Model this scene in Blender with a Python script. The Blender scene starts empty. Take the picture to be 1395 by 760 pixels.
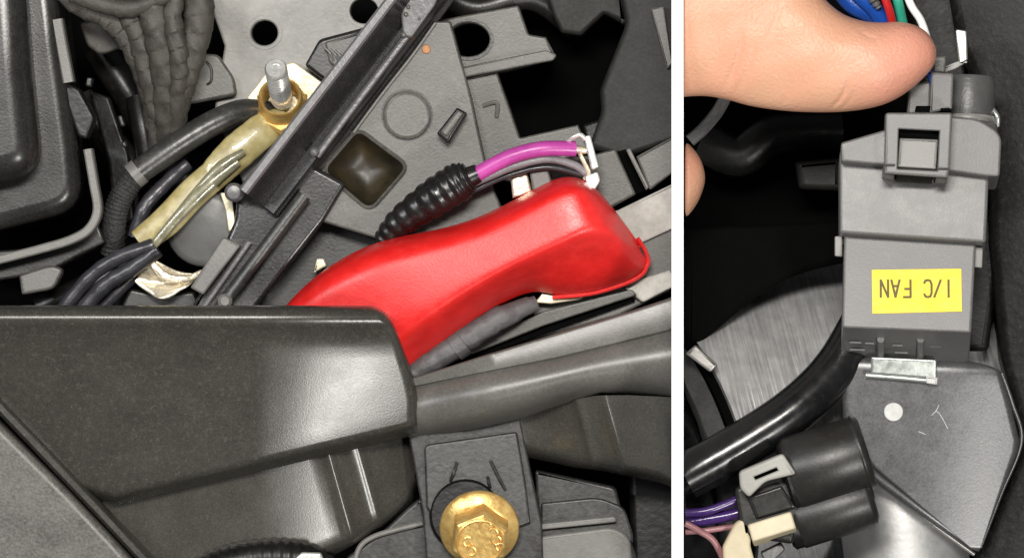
import bpy, bmesh, math, random
from mathutils import Vector, Matrix
from mathutils.geometry import tessellate_polygon

random.seed(7)
S = 0.00015                      # metres per drawing unit (0.15 mm)
CX, CY = 697.5, 380.0
scene = bpy.context.scene
COL = scene.collection

# ------------------------------------------------------------------ camera, world, lamps, exposure
def W(x, y, z):                  # drawing units (x right, y down, z up) -> metres
    return Vector(((x - CX) * S, (CY - y) * S, z * S))

CAM_D = 12000
cam_d = bpy.data.cameras.new('camera')
cam = bpy.data.objects.new('camera', cam_d); COL.objects.link(cam)
cam.location = W(923, 380, CAM_D)
cam_d.sensor_width = 36.0
cam_d.lens = 36.0 * CAM_D / 1395.0
cam_d.shift_x = (697.5 - 923.0) / 1395.0
cam_d.clip_start = 0.05; cam_d.clip_end = 20
scene.camera = cam

world = bpy.data.worlds.new('World'); scene.world = world; world.use_nodes = True
bg = world.node_tree.nodes['Background']
bg.inputs[0].default_value = (0.93, 0.96, 1.0, 1); bg.inputs[1].default_value = 0.07

def lamp(name, loc, target, power, sx, sy, col=(1, 1, 1)):
    d = bpy.data.lights.new(name, 'AREA'); d.shape = 'RECTANGLE'; d.size = sx; d.size_y = sy
    d.energy = power; d.color = col
    o = bpy.data.objects.new(name, d); COL.objects.link(o)
    o.location = W(*loc)
    o.rotation_euler = (W(*target) - o.location).to_track_quat('-Z', 'Y').to_euler()
    return o
lamp('ceiling_lamp', (640, -1500, 6500), (700, 380, 0), 9.0, 0.34, 0.12, (1.0, 0.96, 0.90))
lamp('cover_highlight_lamp', (3780, 3700, 6000), (600, 480, 0), 5.6, 0.13, 0.14, (1.0, 0.97, 0.92))  # unseen lamp added to put a highlight on the cover
lamp('corner_lamp', (-2600, -900, 4600), (400, 380, 0), 3.0, 0.06, 0.40, (0.97, 0.98, 1.0))

vs = scene.view_settings
vs.view_transform = 'Standard'; vs.look = 'None'; vs.gamma = 1.0; vs.use_curve_mapping = False
vs.exposure = 0.22

# ------------------------------------------------------------------ materials
def mat(name, base, rough=0.45, metal=0.0, var=0.25, vscale=0.02, rvar=0.12, bump=0.5, bscale=0.25,
        dust=0.0, dust_scale=0.09, dust_col=(0.32, 0.30, 0.27), spec=0.5, coat=0.0, sss=0.0, base2=None,
        stretch=None, grain_col=0.0):
    m = bpy.data.materials.new(name); m.use_nodes = True
    nt = m.node_tree; N = nt.nodes; L = nt.links
    p = N['Principled BSDF']
    p.inputs['Metallic'].default_value = metal
    p.inputs['Specular IOR Level'].default_value = spec
    p.inputs['Coat Weight'].default_value = coat
    tc = N.new('ShaderNodeTexCoord'); mp = N.new('ShaderNodeMapping')
    k = 1.0 / S
    mp.inputs['Scale'].default_value = (k, k, k)
    L.new(tc.outputs['Object'], mp.inputs['Vector'])
    vec = mp.outputs['Vector']
    if stretch:                                      # (angle, along-scale): directional grain
        m2 = N.new('ShaderNodeMapping'); m2.vector_type = 'POINT'
        m2.inputs['Rotation'].default_value = (0, 0, stretch[0])
        m3 = N.new('ShaderNodeMapping'); m3.inputs['Scale'].default_value = (1, stretch[1], stretch[1])
        L.new(vec, m2.inputs['Vector']); L.new(m2.outputs['Vector'], m3.inputs['Vector'])
        gvec = m3.outputs['Vector']
    else:
        gvec = vec
    n1 = N.new('ShaderNodeTexNoise'); n1.inputs['Scale'].default_value = vscale
    n1.inputs['Detail'].default_value = 6; n1.inputs['Roughness'].default_value = 0.65
    L.new(vec, n1.inputs['Vector'])
    n2 = N.new('ShaderNodeTexNoise'); n2.inputs['Scale'].default_value = bscale
    n2.inputs['Detail'].default_value = 3
    L.new(gvec, n2.inputs['Vector'])
    r1 = N.new('ShaderNodeMapRange'); r1.inputs[1].default_value = 0.3; r1.inputs[2].default_value = 0.7
    L.new(n1.outputs['Fac'], r1.inputs[0])
    mx = N.new('ShaderNodeMix'); mx.data_type = 'RGBA'
    b2 = base2 if base2 else tuple(min(1, c * (1 + var)) for c in base)
    b1 = base if base2 else tuple(c * (1 - var) for c in base)
    mx.inputs[6].default_value = (*b1, 1); mx.inputs[7].default_value = (*b2, 1)
    L.new(r1.outputs[0], mx.inputs[0])
    col = mx.outputs[2]
    if grain_col > 0:
        gm = N.new('ShaderNodeMapRange'); gm.inputs[1].default_value = 0.3; gm.inputs[2].default_value = 0.7
        gm.inputs[3].default_value = 1 - grain_col; gm.inputs[4].default_value = 1 + grain_col
        L.new(n2.outputs['Fac'], gm.inputs[0])
        mm = N.new('ShaderNodeMix'); mm.data_type = 'RGBA'; mm.blend_type = 'MULTIPLY'; mm.inputs[0].default_value = 1
        L.new(col, mm.inputs[6]); L.new(gm.outputs[0], mm.inputs[7]); col = mm.outputs[2]
    rr = N.new('ShaderNodeMapRange'); rr.inputs[1].default_value = 0.25; rr.inputs[2].default_value = 0.75
    rr.inputs[3].default_value = max(0.03, rough - rvar); rr.inputs[4].default_value = min(1, rough + rvar)
    ra = N.new('ShaderNodeMix'); ra.inputs[0].default_value = 0.35
    L.new(n1.outputs['Fac'], ra.inputs[2]); L.new(n2.outputs['Fac'], ra.inputs[3])
    L.new(ra.outputs[0], rr.inputs[0])
    rout = rr.outputs[0]
    if dust > 0:
        n3 = N.new('ShaderNodeTexNoise'); n3.inputs['Scale'].default_value = dust_scale
        n3.inputs['Detail'].default_value = 8; n3.inputs['Roughness'].default_value = 0.75
        L.new(vec, n3.inputs['Vector'])
        md = N.new('ShaderNodeMapRange'); md.inputs[1].default_value = 0.52; md.inputs[2].default_value = 0.78
        md.inputs[3].default_value = 0; md.inputs[4].default_value = dust
        L.new(n3.outputs['Fac'], md.inputs[0])
        m4 = N.new('ShaderNodeMix'); m4.data_type = 'RGBA'
        L.new(md.outputs[0], m4.inputs[0]); L.new(col, m4.inputs[6]); m4.inputs[7].default_value = (*dust_col, 1)
        col = m4.outputs[2]
        v = N.new('ShaderNodeTexVoronoi'); v.inputs['Scale'].default_value = 0.075
        L.new(vec, v.inputs['Vector'])
        mv = N.new('ShaderNodeMapRange'); mv.inputs[1].default_value = 0.09; mv.inputs[2].default_value = 0.04
        mv.inputs[3].default_value = 0; mv.inputs[4].default_value = min(1, dust * 1.3)
        L.new(v.outputs['Distance'], mv.inputs[0])
        m5 = N.new('ShaderNodeMix'); m5.data_type = 'RGBA'
        L.new(mv.outputs[0], m5.inputs[0]); L.new(col, m5.inputs[6]); m5.inputs[7].default_value = (*dust_col, 1)
        col = m5.outputs[2]
    L.new(col, p.inputs['Base Color']); L.new(rout, p.inputs['Roughness'])
    if bump > 0:
        b = N.new('ShaderNodeBump'); b.inputs['Strength'].default_value = 1.0
        b.inputs['Distance'].default_value = bump * S
        L.new(n2.outputs['Fac'], b.inputs['Height']); L.new(b.outputs['Normal'], p.inputs['Normal'])
    if sss > 0:
        p.inputs['Subsurface Weight'].default_value = sss
        p.inputs['Subsurface Radius'].default_value = (1.0, 0.35, 0.2)
        p.inputs['Subsurface Scale'].default_value = 0.0025
    return m

M = {}
M['cover'] = mat('cover_plastic', (0.036, 0.0342, 0.0290), 0.265, var=0.15, vscale=0.02, rvar=0.05, bump=0.10, bscale=0.45, dust=0.16, dust_scale=0.15, grain_col=0.25)
M['cover_lo'] = mat('skirt_plastic', (0.044, 0.042, 0.036), 0.27, var=0.15, vscale=0.02, rvar=0.05, bump=0.09, bscale=0.45, dust=0.12, dust_scale=0.2, grain_col=0.25)  # slightly lighter plastic for the two skirts
M['rail'] = mat('rail_plastic', (0.092, 0.089, 0.081), 0.36, var=0.16, vscale=0.012, rvar=0.07, bump=0.1, bscale=0.3, dust=0.14, grain_col=0.15)
M['black'] = mat('black_plastic', (0.006, 0.006, 0.006), 0.42, var=0.4, bump=0.5, bscale=0.12, dust=0.04, spec=0.35)
M['corner'] = mat('corner_plastic', (0.085, 0.082, 0.074), 0.42, var=0.25, vscale=0.02, bump=0.3, bscale=0.25, dust=0.2, grain_col=0.3)
M['deep'] = mat('deep_plastic', (0.014, 0.0138, 0.0122), 0.55, var=0.35, vscale=0.03, bump=0.2, bscale=0.2, dust=0.04, spec=0.3)
M['void'] = mat('void_shade_black', (0.002, 0.002, 0.002), 0.9, var=0.3, bump=0.2, spec=0.05)  # near-black colour puts the shade of deep gaps into the surface
M['dark'] = mat('dark_plastic', (0.012, 0.0116, 0.0105), 0.34, var=0.3, bump=0.15, bscale=0.25, dust=0.08)
M['box'] = mat('fuse_box_plastic', (0.015, 0.0147, 0.0135), 0.28, var=0.25, rvar=0.05, bump=0.12, bscale=0.3, dust=0.05, grain_col=0.3)
M['case'] = mat('grey_case_plastic', (0.080, 0.0775, 0.070), 0.40, var=0.32, vscale=0.03, rvar=0.12, bump=0.15, bscale=0.3, dust=0.22, grain_col=0.18)
M['plate'] = mat('light_plate', (0.235, 0.23, 0.215), 0.46, var=0.32, vscale=0.025, bump=0.25, bscale=0.2, dust=0.35, dust_col=(0.46, 0.44, 0.40))
M['flange'] = mat('flange_plastic', (0.135, 0.131, 0.122), 0.44, var=0.22, bump=0.3, bscale=0.25, dust=0.2)
M['pale'] = mat('pale_battery_plastic', (0.38, 0.37, 0.335), 0.6, var=0.22, vscale=0.05, bump=0.6, bscale=0.15, dust=0.5, dust_col=(0.22, 0.20, 0.17))
M['bar'] = mat('bar_plastic', (0.018, 0.0175, 0.0175), 0.27, var=0.3, rvar=0.06, bump=0.15, bscale=0.25, dust=0.06, grain_col=0.2)
M['rim'] = mat('bar_rim_plastic', (0.11, 0.107, 0.11), 0.34, var=0.2, bump=0.5, bscale=0.15, dust=0.15)
M['red'] = mat('red_rubber', (0.60, 0.012, 0.0105), 0.38, var=0.14, vscale=0.03, rvar=0.12, bump=0.22, bscale=0.3, spec=0.5, dust=0.10, dust_scale=0.06, dust_col=(0.62, 0.14, 0.11))
M['tape'] = mat('cloth_tape', (0.045, 0.040, 0.034), 0.6, var=0.35, vscale=0.05, bump=0.7, bscale=0.4, dust=0.18, dust_col=(0.25, 0.22, 0.19))
M['tapegrey'] = mat('grey_tape', (0.085, 0.083, 0.085), 0.55, var=0.25, vscale=0.03, bump=2.0, bscale=0.07)
M['hose'] = mat('rubber_hose', (0.028, 0.028, 0.026), 0.36, var=0.25, bump=0.4, bscale=0.15, dust=0.2)
M['braid'] = mat('braided_sleeve', (0.022, 0.022, 0.022), 0.6, var=0.3, bump=3.0, bscale=0.3)
M['wire'] = mat('black_wire', (0.035, 0.034, 0.04), 0.33, var=0.3, bump=0.6, bscale=0.1, dust=0.1)
M['wiregrey'] = mat('grey_wire', (0.16, 0.15, 0.16), 0.4, var=0.3, bump=0.6)
M['purple'] = mat('purple_pvc', (0.40, 0.05, 0.28), 0.36, var=0.18, bump=0.2, bscale=0.08, dust=0.08)
M['conduit'] = mat('corrugated_black', (0.009, 0.0085, 0.0085), 0.32, var=0.3, bump=0.2, dust=0.1)
M['sleeve'] = mat('yellowed_sleeve', (0.25, 0.195, 0.065), 0.34, var=0.3, vscale=0.05, bump=0.2, bscale=0.15, base2=(0.44, 0.385, 0.19), coat=0.25, dust=0.3, dust_col=(0.14, 0.11, 0.06), sss=0.12)
M['sleeve2'] = mat('grey_sleeve', (0.12, 0.115, 0.075), 0.26, var=0.4, vscale=0.05, bump=0.6, bscale=0.1, coat=0.3, base2=(0.24, 0.225, 0.14))
M['gold'] = mat('zinc_yellow', (0.62, 0.34, 0.09), 0.36, metal=0.65, var=0.25, vscale=0.09, bump=0.5, bscale=0.15, base2=(0.86, 0.64, 0.24), dust=0.2, dust_col=(0.40, 0.22, 0.12))
M['steel'] = mat('bright_steel', (0.74, 0.74, 0.70), 0.30, metal=0.65, var=0.12, vscale=0.05, bump=0.4, bscale=0.1)
M['tin'] = mat('tinned_copper', (0.78, 0.70, 0.54), 0.34, metal=0.6, var=0.25, vscale=0.06, bump=4.0, bscale=0.05)
M['cream'] = mat('cream_sheet', (0.70, 0.63, 0.45), 0.38, metal=0.3, var=0.15, vscale=0.05, bump=1.2, bscale=0.06)
M['disc'] = mat('satin_grey_cap', (0.13, 0.13, 0.125), 0.42, var=0.15, bump=0.4, bscale=0.1)
M['pit'] = mat('pit_black_reflection', (0.010, 0.009, 0.007), 0.42, var=0.4, vscale=0.03, rvar=0.06, bump=0.3, bscale=0.08, base2=(0.045, 0.033, 0.014))  # brown second tone stands in for the warm reflection in the pit
M['rust'] = mat('rust_spot', (0.45, 0.22, 0.10), 0.6, bump=1.0)
M['steelplate'] = mat('black_steel_plate', (0.027, 0.027, 0.0255), 0.40, metal=0.15, var=0.35, vscale=0.03, bump=0.25, bscale=0.15, dust=0.14, grain_col=0.2)
M['white'] = mat('border_white', (0.93, 0.93, 0.93), 0.8, var=0.0, bump=0.0, spec=0.1)
# right-hand assembly
M['relay'] = mat('relay_grey', (0.118, 0.115, 0.113), 0.40, var=0.12, vscale=0.03, rvar=0.08, bump=0.10, bscale=0.35, dust=0.08, grain_col=0.14)
M['relay_hi'] = mat('latch_tongue_grey', (0.225, 0.22, 0.21), 0.46, var=0.1, bump=0.15, bscale=0.3)
M['relay_dk'] = mat('socket_dark_grey', (0.07, 0.07, 0.068), 0.42, var=0.2, bump=0.4)
M['yellow'] = mat('yellow_label', (0.84, 0.60, 0.001), 0.45, var=0.06, vscale=0.05, bump=0.15)
M['ink'] = mat('label_ink', (0.09, 0.07, 0.01), 0.6, var=0.2, bump=0)
M['bracket'] = mat('bracket_steel', (0.115, 0.115, 0.117), 0.36, metal=0.6, var=0.12, vscale=0.04, rvar=0.06, bump=0.08, bscale=0.3, dust=0.10, dust_scale=0.2, dust_col=(0.36, 0.36, 0.36), grain_col=0.14)
M['edge'] = mat('bracket_edge', (0.30, 0.29, 0.275), 0.38, metal=0.6, var=0.3, bump=0.2)
M['alu'] = mat('cast_aluminium', (0.46, 0.46, 0.46), 0.40, metal=0.4, var=0.14, vscale=0.05, bump=0.9, bscale=0.26, stretch=(math.radians(-15), 0.04), dust=0.12, dust_col=(0.7, 0.7, 0.7), grain_col=0.20)
M['pipe'] = mat('smooth_aluminium', (0.40, 0.40, 0.395), 0.46, metal=0.6, var=0.12, vscale=0.02, bump=0.3, bscale=0.1, dust=0.1, dust_col=(0.6, 0.6, 0.6))
M['gloss'] = mat('gloss_black_hose', (0.007, 0.007, 0.0075), 0.23, var=0.3, vscale=0.03, rvar=0.09, bump=0.15, bscale=0.06, dust=0.03)
M['plug'] = mat('connector_black', (0.014, 0.0135, 0.012), 0.40, var=0.25, rvar=0.07, bump=0.15, bscale=0.25, dust=0.06)
M['greylatch'] = mat('latch_grey', (0.30, 0.295, 0.27), 0.48, var=0.12, bump=0.3)
M['ivory'] = mat('latch_ivory', (0.52, 0.45, 0.31), 0.5, var=0.15, bump=0.4, bscale=0.1)
M['wall'] = mat('housing_black', (0.006, 0.0058, 0.0053), 0.5, var=0.4, vscale=0.02, bump=0.6, bscale=0.12, dust=0.10, dust_scale=0.12, spec=0.28)
M['blue'] = mat('blue_pvc', (0.012, 0.08, 0.42), 0.35, var=0.2, bump=0.5)
M['redwire'] = mat('red_pvc', (0.55, 0.02, 0.02), 0.35, var=0.1, bump=0.4)
M['green'] = mat('green_pvc', (0.03, 0.33, 0.22), 0.35, var=0.1, bump=0.4)
M['whitewire'] = mat('white_pvc', (0.78, 0.77, 0.74), 0.4, var=0.05, bump=0.4)
M['violet'] = mat('violet_pvc', (0.045, 0.018, 0.12), 0.22, var=0.2, bump=0.2)
M['pink'] = mat('pink_pvc', (0.30, 0.14, 0.15), 0.35, var=0.25, bump=0.3)
M['foil'] = mat('galvanised_tab', (0.50, 0.53, 0.50), 0.34, metal=0.75, var=0.2, vscale=0.05, bump=0.3, bscale=0.08)
M['speck'] = mat('pale_spot', (0.48, 0.48, 0.46), 0.6, var=0.15, vscale=0.1, bump=0.3)

def skin_material():
    m = mat('skin', (0.56, 0.325, 0.205), 0.42, var=0.05, vscale=0.012, rvar=0.1, bump=0.7, bscale=0.3, sss=0.10,
            base2=(0.59, 0.285, 0.19), spec=0.4)
    nt = m.node_tree; N = nt.nodes; L = nt.links; p = N['Principled BSDF']
    old = p.inputs['Base Color'].links[0].from_socket
    tc = N.new('ShaderNodeTexCoord'); sx = N.new('ShaderNodeSeparateXYZ'); L.new(tc.outputs['Object'], sx.inputs[0])
    r = N.new('ShaderNodeMapRange'); r.inputs[1].default_value = 70 * S; r.inputs[2].default_value = 190 * S     # rosier toward the pad
    r.inputs[4].default_value = 0.75
    L.new(sx.outputs[0], r.inputs[0])
    mx = N.new('ShaderNodeMix'); mx.data_type = 'RGBA'; mx.inputs[7].default_value = (0.60, 0.25, 0.185, 1)
    L.new(r.outputs[0], mx.inputs[0]); L.new(old, mx.inputs[6]); L.new(mx.outputs[2], p.inputs['Base Color'])
    v = N.new('ShaderNodeTexVoronoi'); v.inputs['Scale'].default_value = 0.11 / S; v.feature = 'DISTANCE_TO_EDGE'
    L.new(tc.outputs['Object'], v.inputs['Vector'])
    b2 = N.new('ShaderNodeBump'); b2.inputs['Strength'].default_value = 0.6; b2.inputs['Distance'].default_value = 1.2 * S
    L.new(v.outputs['Distance'], b2.inputs['Height'])
    b1 = p.inputs['Normal'].links[0].from_node
    L.new(b1.outputs['Normal'], b2.inputs['Normal']); L.new(b2.outputs['Normal'], p.inputs['Normal'])
    return m
M['skin'] = skin_material()

# ------------------------------------------------------------------ mesh helpers (all in drawing units)
def fillet(pts, r=0, n=5):
    out = []; c = len(pts)
    for i, p in enumerate(pts):
        rr = p[2] if len(p) > 2 else r
        P = Vector(p[:2]); A = Vector(pts[i - 1][:2]); B = Vector(pts[(i + 1) % c][:2])
        da = A - P; db = B - P
        if rr <= 0 or da.length < 1e-6 or db.length < 1e-6:
            out.append((P.x, P.y)); continue
        t = min(rr, da.length * 0.48, db.length * 0.48)
        a = P + da.normalized() * t; b = P + db.normalized() * t
        for k in range(n + 1):
            s = k / n
            q = a * (1 - s) ** 2 + P * 2 * s * (1 - s) + b * s ** 2
            out.append((q.x, q.y))
    return out

def area(p):
    return sum(p[i - 1][0] * p[i][1] - p[i][0] * p[i - 1][1] for i in range(len(p))) / 2

def inset(p, d):
    n = len(p); out = []
    sg = 1 if area(p) > 0 else -1
    for i in range(n):
        a = Vector(p[i - 1]); b = Vector(p[i]); c = Vector(p[(i + 1) % n])
        e1 = (b - a); e2 = (c - b)
        e1 = e1.normalized() if e1.length > 1e-9 else Vector((0, 0))
        e2 = e2.normalized() if e2.length > 1e-9 else e1
        n1 = Vector((-e1.y, e1.x)) * sg; n2 = Vector((-e2.y, e2.x)) * sg
        m = n1 + n2
        m = m.normalized() if m.length > 1e-6 else n1
        k = max(0.45, m.dot(n1))
        q = b + m * (d / k)
        out.append((q.x, q.y))
    return out

def smooth_path(pts, n=8):
    P = [Vector(p) for p in pts]
    if len(P) < 3: 
        return [P[0].lerp(P[-1], i / n) for i in range(n + 1)]
    out = []
    for i in range(len(P) - 1):
        p0 = P[max(i - 1, 0)]; p1 = P[i]; p2 = P[i + 1]; p3 = P[min(i + 2, len(P) - 1)]
        for k in range(n):
            t = k / n
            out.append(0.5 * ((2 * p1) + (p2 - p0) * t + (2 * p0 - 5 * p1 + 4 * p2 - p3) * t * t + (3 * p1 - p0 - 3 * p2 + p3) * t ** 3))
    out.append(P[-1].copy())
    return out

def circle(cx, cy, rx, ry=None, n=28, a0=0.0):
    ry = ry or rx
    return [(cx + rx * math.cos(a0 + 2 * math.pi * i / n), cy + ry * math.sin(a0 + 2 * math.pi * i / n)) for i in range(n)]

class G:
    def __init__(s):
        s.v = []; s.f = []
    def ring(s, pts):
        b = len(s.v); s.v += [tuple(p) for p in pts]; return list(range(b, b + len(pts)))
    def bridge(s, a, b, closed=True):
        n = len(a)
        for i in range(n if closed else n - 1):
            j = (i + 1) % n
            s.f.append((a[i], a[j], b[j], b[i]))
    def cap(s, idx, holes=()):
        loops = [idx] + list(holes)
        flat = [i for l in loops for i in l]
        tri = tessellate_polygon([[Vector((s.v[i][0], s.v[i][1], 0)) for i in l] for l in loops])
        for t in tri: s.f.append(tuple(flat[k] for k in t))
    def plate(s, outline, z0, z1, bev=2.0, r=0, holes=(), tilt=(0, 0), sh=(0, 0), seg=3, hole_bev=1.5, hole_depth=None):
        o = fillet(outline, r)
        cx = sum(p[0] for p in o) / len(o); cy = sum(p[1] for p in o) / len(o)
        Z = lambda x, y, z: z + tilt[0] * (x - cx) + tilt[1] * (y - cy)
        rings = []
        low = s.ring([(x + sh[0], y + sh[1], Z(x, y, z0)) for x, y in o]); rings.append(low)
        for k in range(seg + 1):
            a = (math.pi / 2) * k / seg
            q = inset(o, bev * (1 - math.cos(a)))
            rings.append(s.ring([(x, y, Z(x, y, z1 - bev + bev * math.sin(a))) for x, y in q]))
        q = inset(o, bev + 0.6)
        top = s.ring([(x, y, Z(x, y, z1)) for x, y in q]); rings.append(top)
        for a, b in zip(rings, rings[1:]): s.bridge(a, b)
        hl = []
        for h in holes:
            hd = z0 if hole_depth is None else z1 - hole_depth
            h0 = s.ring([(x, y, Z(x, y, z1)) for x, y in h])
            h1 = s.ring([(x, y, Z(x, y, z1 - hole_bev)) for x, y in inset(h, hole_bev)])
            h2 = s.ring([(x, y, Z(x, y, hd)) for x, y in inset(h, hole_bev + .3)])
            s.bridge(h0, h1); s.bridge(h1, h2); hl.append(h0)
        s.cap(top, hl)
        if not holes: s.cap(low)
        return s
    def tube(s, pts, r, n=14, sub=8, caps=True, ribs=None, flat=1.0, helix=None):
        P = smooth_path(pts, sub); m = len(P)
        rs = r if isinstance(r, (list, tuple)) else [r]
        def R(t):
            if len(rs) == 1: return rs[0]
            u = t * (len(rs) - 1); i = min(int(u), len(rs) - 2); w = u - i
            return rs[i] * (1 - w) + rs[i + 1] * w
        prev = None; rings = []
        for i, p in enumerate(P):
            d = (P[min(i + 1, m - 1)] - P[max(i - 1, 0)])
            d = d.normalized() if d.length > 1e-9 else Vector((1, 0, 0))
            up = Vector((0, 0, 1)) if abs(d.z) < 0.9 else Vector((1, 0, 0))
            if prev is None: x = d.cross(up).normalized()
            else:
                x = prev - d * prev.dot(d); x = x.normalized() if x.length > 1e-6 else d.cross(up).normalized()
            prev = x; y = d.cross(x)
            rad = R(i / (m - 1))
            if ribs: rad += ribs[i % len(ribs)]
            hx = [helix[1] * ((i / helix[0] + k / n) % 1.0) for k in range(n)] if helix else [0] * n     # overlapping tape turns
            rings.append(s.ring([p + x * (rad + hx[k]) * math.cos(2 * math.pi * k / n) + y * (rad + hx[k]) * flat * math.sin(2 * math.pi * k / n) for k in range(n)]))
        for a, b in zip(rings, rings[1:]): s.bridge(a, b)
        if caps:
            s.f.append(tuple(reversed(rings[0]))); s.f.append(tuple(rings[-1]))
        return s
    def lathe(s, prof, c, axis=(0, 0, 1), n=32, cap0=True, cap1=True, a0=0.0):
        ax = Vector(axis).normalized(); ref = Vector((1, 0, 0)) if abs(ax.x) < 0.9 else Vector((0, 1, 0))
        u = ax.cross(ref).normalized(); w = ax.cross(u); C = Vector(c); rings = []
        for r, h in prof:
            rings.append(s.ring([C + ax * h + (u * math.cos(a0 + 2 * math.pi * k / n) + w * math.sin(a0 + 2 * math.pi * k / n)) * r for k in range(n)]))
        for a, b in zip(rings, rings[1:]): s.bridge(a, b)
        if cap0: s.f.append(tuple(reversed(rings[0])))
        if cap1: s.f.append(tuple(rings[-1]))
        return s
    def sweep(s, prof, path, closed=True, caps=True):
        # prof: (t, z) across the path's in-plane normal; path: (x, y, z)
        P = [Vector(p) for p in path]; rings = []
        for i, p in enumerate(P):
            d = P[min(i + 1, len(P) - 1)] - P[max(i - 1, 0)]
            d2 = Vector((d.x, d.y)).normalized(); nn = Vector((d2.y, -d2.x))
            rings.append(s.ring([(p.x + nn.x * t, p.y + nn.y * t, p.z + z) for t, z in prof]))
        for a, b in zip(rings, rings[1:]): s.bridge(a, b, closed)
        if caps and closed:
            s.f.append(tuple(reversed(rings[0]))); s.f.append(tuple(rings[-1]))
        return s
    def ribbon(s, path, w, z0, z1, b=1.5, sub=8):
        h = w / 2
        P = smooth_path([(p[0], p[1], p[2] if len(p) > 2 else 0) for p in path], sub)
        return s.sweep([(-h, z0), (-h, z1 - b), (-h + b, z1), (h - b, z1), (h, z1 - b), (h, z0)], P)
    def patch(s, grid):
        rings = [s.ring(r) for r in grid]
        for a, b in zip(rings, rings[1:]): s.bridge(a, b, False)
        return s
    def box(s, c, size, rot=(0, 0, 0), bev=1.5):
        g = G(); x, y, z = size[0] / 2, size[1] / 2, size[2] / 2
        g.plate([(-x, -y), (x, -y), (x, y), (-x, y)], -z, z, bev, r=bev * 1.2)
        mtx = Matrix.Rotation(rot[2], 3, 'Z') @ Matrix.Rotation(rot[1], 3, 'Y') @ Matrix.Rotation(rot[0], 3, 'X')
        b = len(s.v)
        s.v += [tuple(mtx @ Vector(p) + Vector(c)) for p in g.v]
        s.f += [tuple(i + b for i in f) for f in g.f]
        return s
    def loft(s, stations, n=24, p=2.4, cap=True):
        # stations: (x, yU, yL, zc, rz): vertical-in-picture slices
        rings = []
        for x, yu, yl, zc, rz in stations:
            c = (yu + yl) / 2; h = (yl - yu) / 2; pts = []
            for k in range(n):
                a = 2 * math.pi * k / n; ca, sa = math.cos(a), math.sin(a)
                pts.append((x, c + h * math.copysign(abs(ca) ** (2 / p), ca), zc + rz * math.copysign(abs(sa) ** (2 / p), sa)))
            rings.append(s.ring(pts))
        for a, b in zip(rings, rings[1:]): s.bridge(a, b)
        if cap:
            s.f.append(tuple(reversed(rings[0]))); s.f.append(tuple(rings[-1]))
        return s

def make(name, g, m, anchor, parent=None, smooth=True, angle=38, subsurf=0, solid=0, kind=None, label=None):
    me = bpy.data.meshes.new(name)
    a = W(*anchor)
    if name not in ('floor', 'border_board'):           # every piece stops at its own side of the added white board
        g.v = [(min(p[0], 914.4), p[1], p[2]) if anchor[0] < 915 else (max(p[0], 931.6), p[1], p[2]) for p in g.v]
    me.from_pydata([W(*p) - a for p in g.v], [], g.f)
    bm = bmesh.new(); bm.from_mesh(me)
    bmesh.ops.remove_doubles(bm, verts=bm.verts, dist=S * 0.02)
    bmesh.ops.recalc_face_normals(bm, faces=bm.faces)
    bm.to_mesh(me); bm.free()
    if smooth:
        me.shade_smooth()
        if not subsurf: me.set_sharp_from_angle(angle=math.radians(angle))
    me.materials.append(M[m] if isinstance(m, str) else m)
    o = bpy.data.objects.new(name, me); COL.objects.link(o)
    if parent is not None: o.parent = parent
    else: o.location = a
    if solid:
        md = o.modifiers.new('thickness', 'SOLIDIFY'); md.thickness = solid * S; md.offset = -1
    if subsurf:
        md = o.modifiers.new('smooth', 'SUBSURF'); md.levels = subsurf; md.render_levels = subsurf
    if kind: o['kind'] = kind
    if label: o['label'] = label
    return o

class Thing:
    def __init__(s, name, label, cat, anchor, group=None):
        s.a = anchor
        s.o = bpy.data.objects.new(name, None); COL.objects.link(s.o)
        s.o.empty_display_size = 0.005
        s.o.location = W(*anchor); s.o['label'] = label; s.o['category'] = cat
        if group: s.o['group'] = group
    def part(s, name, g, m, under=None, **k):
        return make(name, g, m, s.a, parent=under or s.o, **k)

def solo(name, label, cat, g, m, group=None, **k):
    xs = [p[0] for p in g.v]; ys = [p[1] for p in g.v]; zs = [p[2] for p in g.v]
    o = make(name, g, m, (sum(xs) / len(xs), sum(ys) / len(ys), min(zs)), **k)
    o['label'] = label; o['category'] = cat
    if group: o['group'] = group
    return o

def struct(name, g, m, kind='structure', **k):
    xs = [p[0] for p in g.v]; ys = [p[1] for p in g.v]; zs = [p[2] for p in g.v]
    o = make(name, g, m, (sum(xs) / len(xs), sum(ys) / len(ys), min(zs)), **k)
    o['kind'] = kind
    return o

def lin(pts, x):                  # piecewise-linear lookup
    if x <= pts[0][0]: return pts[0][1]
    for (a, b), (c, d) in zip(pts, pts[1:]):
        if x <= c: return b + (d - b) * (x - a) / (c - a)
    return pts[-1][1]
def sstep(a, b, x):
    t = max(0, min(1, (x - a) / (b - a))); return t * t * (3 - 2 * t)

#LEFT
# ================================================================== the setting
struct('floor', G().plate([(-500, -500), (1900, -500), (1900, 1260), (-500, 1260)], -460, -400, 2), 'void')
solo('border_board', 'added white board standing in for the border between the two views', 'board',
     G().plate([(915, -60), (931, -60), (931, 820), (915, 820)], -400, 165, 0.4), 'white')  # added board standing in for the white border between the views

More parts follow.
